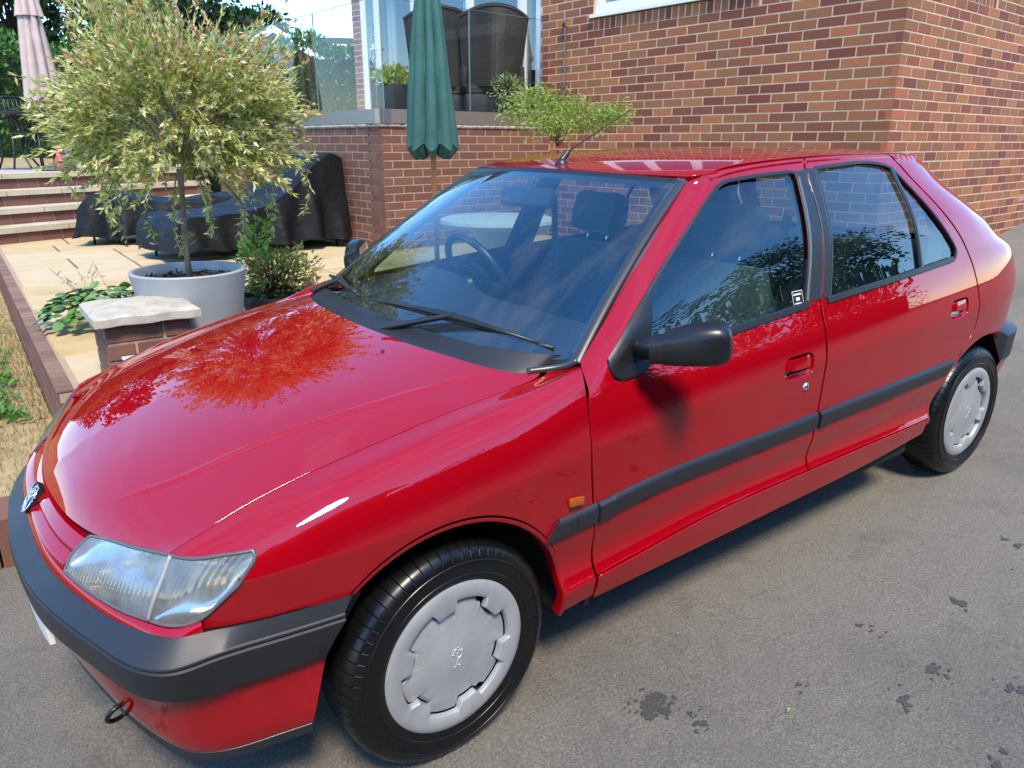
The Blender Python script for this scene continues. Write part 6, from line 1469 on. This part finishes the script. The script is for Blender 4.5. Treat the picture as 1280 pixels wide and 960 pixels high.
# ---- rattan armchairs on the terrace
RAT = mat('dark_rattan', (.030, .024, .026), .6, build=lambda nt, b: (bump(nt, b, (lambda w: w.outputs['Fac'])(nd(nt, 'TexWave', Scale=60.)), .6, .006), nt.links.new(ramp(nt, noise(nt, 90, 3), [(.3, (.006, .006, .007)), (.7, (.020, .018, .019))]), b.inputs['Base Color'])))
def rattan(loc, rz, label):
    root = empty('rattan_chair', loc, (0, 0, rz), label, 'chair', 'rattan chairs on the terrace'); R = []
    for s_ in np.linspace(-1, 1, 17):
        row = []
        for z in np.linspace(.40, 1.16, 12):
            wd = .31+.05*(z-.4)/.76; top = 1.16-.10*s_*s_; zz = .40+(z-.40)*(top-.40)/.76; row.append((-.30-.18*(zz-.4)+.20*abs(s_)**2.2*(1-.4*(zz-.4)), wd*s_, zz))
        R.append(row)
    bk_ = MB().grid(R); bk_.grid([[(x-.03, y*1.02, z) for x, y, z in r] for r in R]); top_ = [r[-1] for r in R]; bk_.tube([(x-.015, y, z) for x, y, z in top_], .022, 8)
    fix(bk_.build('backrest', RAT, root, sm=.9))
    MB().box((.02, 0, .38), (.58, .58, .10), bev=.03).build('seat', RAT, root, sm=.7)
    for y in (-1, 1): MB().box((.02, y*.31, .50), (.56, .06, .22), bev=.025).build('arm', RAT, root, sm=.7)
    MB().box((.02, 0, .17), (.56, .60, .32), bev=.01).build('base_panel', RAT, root, sm=.6)
rattan((-3.86, -5.62, DZ), math.radians(235), 'high backed dark rattan chair partly hidden by the green parasol'); rattan((-4.22, -5.22, DZ), math.radians(246), 'high backed dark rattan chair nearest the brick wall on the terrace')

# ---- things on the upper level
IRON = mat('black_iron', (.012, .012, .013), .45)
it_ = empty('iron_table', (.02, -10.05, UZ), label='black wrought iron garden table with curved legs at the left edge', cat='table')
fix(MB().lathe([(0, .70), (.42, .70), (.44, .69), (.44, .675), (0, .675)], 40).build('table_top', IRON, it_, sm=.6))
for k in range(4):
    a = k*PI/2+.5; MB().tube(curve_pts([(.10*math.cos(a), .10*math.sin(a), .67), (.24*math.cos(a), .24*math.sin(a), .52), (.20*math.cos(a), .20*math.sin(a), .28), (.34*math.cos(a), .34*math.sin(a), 0)], n=14), .013, 8).build('leg', IRON, it_, sm=True)
ic = empty('iron_chair', (-.26, -9.72, UZ), (0, 0, 2.3), 'black iron garden chair with vertical bars below the pink parasol', 'chair')
MB().box((0, 0, .44), (.42, .42, .02), bev=.006).build('seat', IRON, ic)
for k in range(6): y = -.17+.068*k; MB().tube([(-.20, y, .44), (-.24, y, .70), (-.26, y, .88-.3*y*y)], .008, 6).build('back_bar', IRON, ic, sm=True)
for (x, y) in ((.19, .19), (.19, -.19), (-.19, .19), (-.19, -.19)): MB().tube([(x, y, .44), (x*1.05, y*1.05, .2), (x*1.18, y*1.18, 0)], .012, 8).build('leg', IRON, ic, sm=True)
MB().tube([(-.255, y, .88-.3*y*y) for y in np.linspace(-.2, .2, 9)], .011, 6).build('top_rail', IRON, ic, sm=True)
for k, (x, y, m_, lab) in enumerate([(-.43, -9.30, mat('faded_red', (.42, .06, .08), .6), 'small faded red garden figure standing under the pink parasol'), (-.52, -9.22, mat('slate_grey_ornament', (.20, .22, .23), .7), 'small grey garden figure beside the faded red one')]):
    g = fix(MB().lathe([(0, .30), (.035, .27), (.05, .22), (.035, .19), (.075, .12), (.085, .02), (.08, 0), (0, 0)], 20).build('garden_figure', m_, sm=.8)); g.location = (x, y, UZ); tag(g, lab, 'ornament', 'garden figures')
PEB = mat('white_pebble', (.55, .52, .46), .8)
for k in range(12):
    q = bmesh.new(); bmesh.ops.create_icosphere(q, subdivisions=2, radius=1); me = bpy.data.meshes.new('pebble'); r = rng.uniform(.03, .055)
    for v in q.verts: v.co = Vector((v.co.x*r*rng.uniform(.95, 1.05)*1.25, v.co.y*r, v.co.z*r*.75))
    q.to_mesh(me); q.free(); smooth(me); o = link('pebble', me, PEB); s_ = -.04+.11*(k % 4)+rng.uniform(-.02, .02); d_ = TR*2+.05+.07*(k//4); P_ = ST(-s_-.1, d_, PZ+3*RISE+r*.7+(.03 if k > 8 else 0)); o.location = P_; o.rotation_euler = (0, 0, rng.uniform(0, 3))
    tag(o, 'white rounded pebble in the small heap at the end of the steps', 'pebble', 'white pebbles on the steps')

# ---- hedges, trees and houses beyond
def hedge(name, a, b, h, th, z0, n, cols, label, leaf=.10, core=(.012, .022, .008), wts=None):
    a = np.array(a, float); b = np.array(b, float); L_ = np.linalg.norm(b-a); d = (b-a)/L_; nn = np.array([-d[1], d[0]]); root = empty(name, (*a, z0), label=label, cat='hedge')
    s = rng.uniform(0, L_, n); fc = rng.random(n); t = np.where(fc < .38, -1., np.where(fc < .76, 1., 0)); z = rng.uniform(0, 1, n)
    bump_ = .12*np.sin(s*2.1)+.09*np.sin(s*4.7+1)+.07*np.sin(s*9+z*5)
    off = np.where(t == 0, rng.uniform(-1, 1, n)*th/2, t*(th/2+bump_+rng.normal(scale=.06, size=n))); zz = np.where(t == 0, h+bump_*1.3+rng.normal(scale=.06, size=n), z*h)
    C = np.c_[d[0]*s+nn[0]*off, d[1]*s+nn[1]*off, zz]; D = np.c_[nn[0]*t, nn[1]*t, np.where(t == 0, 1, .3)]+rng.normal(scale=.6, size=(n, 3)); l = rng.uniform(.6, 1.3, n)*leaf
    tag(leaf_mesh('foliage', leaf_quads(C, D, l, l*.45, .08), pal(n, cols, wts, .35), leaf_mat(name+'_leaf', .38, .25), root), kind='stuff')
    R = MB().box((d[0]*L_/2, d[1]*L_/2, h*.48), (L_, th*.80, h*.93), rz=math.atan2(d[1], d[0])); R.build('branches', mat('hedge_core', core, .95), root); return root
LAUR = [(.05, .14, .025), (.09, .22, .035), (.13, .30, .05), (.03, .08, .018)]
hedge('laurel_hedge', (3.2, -17.4), (-8.2, -10.9), 1.95, 1.1, UZ-.05, 26000, LAUR, 'glossy green laurel hedge along the far side of the upper lawn', .12)
def tree_far(name, loc, h, rad, n, cols, label, leaf=.4, weep=0., trunk_h=.35, clumps=26, asp=.5):
    root = empty(name, loc, label=label, cat='tree'); LQ = []; LC = []; cz = h-rad[2]
    MB().tube([(0, 0, -.5), (.1, 0, h*.3), (0, .1, cz)], [.05*h*.6, .04*h*.6, .02*h*.5], 10).build('trunk', mat('dark_bark', (.06, .045, .035), .9), root, sm=True)
    lm = MB()
    for k in range(clumps):
        v = unit(rng.normal(size=3)); c = np.array([0, 0, cz])+v*np.array(rad)*rng.uniform(.45, .92); m = n//clumps; r = min(rad)*rng.uniform(.30, .52); lm.tube([(0, 0, cz*.8), c*.5+np.array([0, 0, cz*.42]), c], .03*h*.2, 5, r_end=.02)
        q, vv_ = cloud(m, c, (r, r, r*(.75+weep)), .45); l = rng.uniform(.6, 1.3, m)*leaf; shade = rng.uniform(.7, 1.25)
        LQ.append(leaf_quads(q, vv_*.8+np.array([0, 0, -weep*2])+rng.normal(scale=.6, size=(m, 3)), l, l*asp, .08)); LC.append(pal(m, cols, None, .3)*shade)
    lm.build('limbs', mat('dark_bark'), root); tag(leaf_mesh('crown', np.concatenate(LQ), np.concatenate(LC), leaf_mat(name+'_leaf', .5, .25), root), kind='stuff')
DK = [(.022, .050, .018), (.032, .070, .022), (.045, .090, .028), (.016, .036, .015)]
tree_far('dark_evergreen', (3.0, -40, .5), 13.5, (5.0, 4.5, 6.2), 9000, DK, 'tall dark tree at the left edge behind the pink parasol', .50)
tree_far('dark_evergreen', (-3.0, -44, .5), 12.5, (4.2, 4.0, 5.6), 9000, DK, 'tall dark tree between the pink parasol and the pale willow', .50)
tree_far('weeping_willow', (-6.6, -37, .5), 8.9, (2.5, 2.3, 3.6), 9000, [(.16, .23, .07), (.22, .30, .09), (.28, .35, .13)], 'pale green weeping tree rising behind the garden shed', .36, weep=.7, asp=.22)
tree_far('dark_evergreen', (-11.0, -42, .5), 9.0, (3.4, 3.0, 3.3), 6000, DK, 'dark rounded tree above the willow standard against the sky', .45)
tree_far('dark_evergreen', (-14.0, -44, .5), 8.2, (2.4, 2.4, 3.0), 4000, DK, 'smaller dark tree left of the gabled brick house', .42)
tree_far('garden_tree', (2.5, -24, .8), 4.6, (2.4, 1.6, 2.0), 6000, [(.06, .14, .03), (.10, .20, .045), (.14, .25, .06)], 'mid green bushy tree behind the left end of the laurel hedge', .20)
tree_far('garden_tree', (-3.4, -20.5, .8), 3.05, (2.6, 1.2, 1.3), 5000, [(.05, .13, .03), (.08, .18, .04), (.12, .22, .05)], 'low green tree in front of the garden shed', .18)
shed = empty('garden_shed', (-3.35, -25.5, 2.2), (0, 0, .45), 'small grey garden building with a white edged sloping roof beyond the hedge', 'shed')
MB().box((0, 0, .75), (1.5, 1.4, 1.6)).build('wall', mat('shed_boards', (.14, .19, .22), .7), shed)
fix(MB().add([(-.95, -.9, 2.15), (.95, -.9, 1.55), (.95, .9, 1.55), (-.95, .9, 2.15), (-.95, -.9, 2.09), (.95, -.9, 1.49), (.95, .9, 1.49), (-.95, .9, 2.09)], BOXF).build('roof', mat('shed_roof', (.22, .25, .30), .4), shed))
fix(MB().add([(-.97, .91, 2.17), (.97, .91, 1.57), (.97, .95, 1.57), (-.97, .95, 2.17), (-.97, .91, 2.04), (.97, .91, 1.44), (.97, .95, 1.44), (-.97, .95, 2.04)], BOXF).build('fascia', UPVC, shed))
def gable_house(loc, rz, w_, d_, he, hr, label, wallm, roofm, dormer=False, chim=False):
    root = empty('distant_house', loc, (0, 0, rz), label, 'house'); b = MB(); x, y = w_/2, d_
    b.add([(-x, 0, 0), (x, 0, 0), (x, -y, 0), (-x, -y, 0), (-x, 0, he), (x, 0, he), (x, -y, he), (-x, -y, he), (0, 0, hr), (0, -y, hr)], [(0, 1, 5, 8, 4), (3, 7, 9, 6, 2), (1, 2, 6, 5), (0, 4, 7, 3)]); fix(b.build('wall', wallm, root))
    o_ = .35; k = (hr-he)/x; r = MB().add([(0, .3, hr+.06), (x+o_, .3, he-k*o_+.06), (x+o_, -y-.3, he-k*o_+.06), (0, -y-.3, hr+.06), (0, .3, hr-.10), (x+o_, .3, he-k*o_-.10), (x+o_, -y-.3, he-k*o_-.10), (0, -y-.3, hr-.10)], BOXF)
    r.add([(-a, b_, c) for a, b_, c in r.V[:8]], [f[::-1] for f in BOXF]); rf0 = r.build('roof', roofm, root); fix(rf0)
    for s_ in (1, -1):
        q = MB().add([(0, .32, hr+.10), (s_*(x+o_), .32, he-k*o_+.10), (s_*(x+o_), .40, he-k*o_+.10), (0, .40, hr+.10), (0, .32, hr-.20), (s_*(x+o_), .32, he-k*o_-.20), (s_*(x+o_), .40, he-k*o_-.20), (0, .40, hr-.20)], BOXF); fix(q.build('bargeboard', UPVC, root))
    if dormer:
        MB().box((x*.55, -y*.35, he+(hr-he)*.62), (1.6, 2.2, 1.3)).build('dormer', mat('dormer_cladding', (.05, .05, .055), .6), root)
        wq = MB().box((x*.55+.81, -y*.35, he+(hr-he)*.66), (.04, .75, .62)).build('window', UPVC, root); MB().box((x*.55+.835, -y*.35, he+(hr-he)*.66), (.01, .63, .50)).build('pane', mat('dark_pane', (.10, .14, .18), .1), wq)
    if chim: MB().box((0, -y*.7, hr+.3), (.6, .5, .9)).build('chimney', wallm, root)
    return root
BRF = mat('distant_brick', (.28, .11, .075), .9, build=lambda nt, b: nt.links.new(ramp(nt, noise(nt, 3, 5), [(.3, (.22, .085, .06)), (.7, (.32, .13, .09))]), b.inputs['Base Color']))
TILE = mat('distant_roof', (.055, .045, .042), .95, spec=.1)
gable_house((-11.6, -32.3, .5), math.radians(-22), 5.2, 8, 3.95, 5.55, 'distant brick house with white gable boards above the hedge', BRF, TILE)
gable_house((-18.6, -33.5, .5), math.radians(64), 6.5, 9, 3.6, 5.5, 'distant house with a dark dormer behind the glass balustrade', BRF, TILE, True)
# ---- across the drive, behind the photographer: what the doors and side windows mirror
hedge('conifer_hedge', (5.5, 4.85), (-10.5, 5.6), 2.05, 1.1, .0, 14000, [(.030, .070, .022), (.045, .095, .03), (.06, .12, .035)], 'tall conifer hedge on the far side of the drive', .11)
tree_far('roadside_tree', (-7.2, 10.3, 0), 7.4, (2.6, 2.2, 3.0), 7000, [(.04, .10, .025), (.06, .14, .035), (.085, .18, .045)], 'broad leaved tree behind the conifer hedge across the drive', .20)
tree_far('roadside_tree', (-13.0, 8.5, .3), 7.0, (3.0, 2.6, 2.9), 6000, [(.04, .10, .025), (.06, .14, .035), (.085, .18, .045)], 'second broad leaved tree further along the conifer hedge', .22)
gable_house((-.8, 12.5, 0), math.radians(90), 8.0, 9, 4.2, 7.6, 'brick house with a chimney across the drive behind the conifer hedge', BRF, TILE, chim=True)

# ---- the picture is exposed for a bright hazy sky, so diffuse surfaces sit a little lower in tone
for m_ in bpy.data.materials:
    if not m_.use_nodes or m_.name in ('car_paint',): continue
    nt = m_.node_tree
    for n_ in list(nt.nodes):
        if n_.type == 'BSDF_PRINCIPLED' and n_.inputs['Metallic'].default_value < .5: sk = n_.inputs['Base Color']
        elif n_.type == 'BSDF_TRANSLUCENT': sk = n_.inputs['Color']
        else: continue
        if sk.is_linked:
            src = sk.links[0].from_socket; nt.links.new(mixc(nt, 1.0, src, (.74, .74, .74), 'MULTIPLY'), sk)
        else: c = sk.default_value; sk.default_value = (c[0]*.74, c[1]*.74, c[2]*.74, 1)
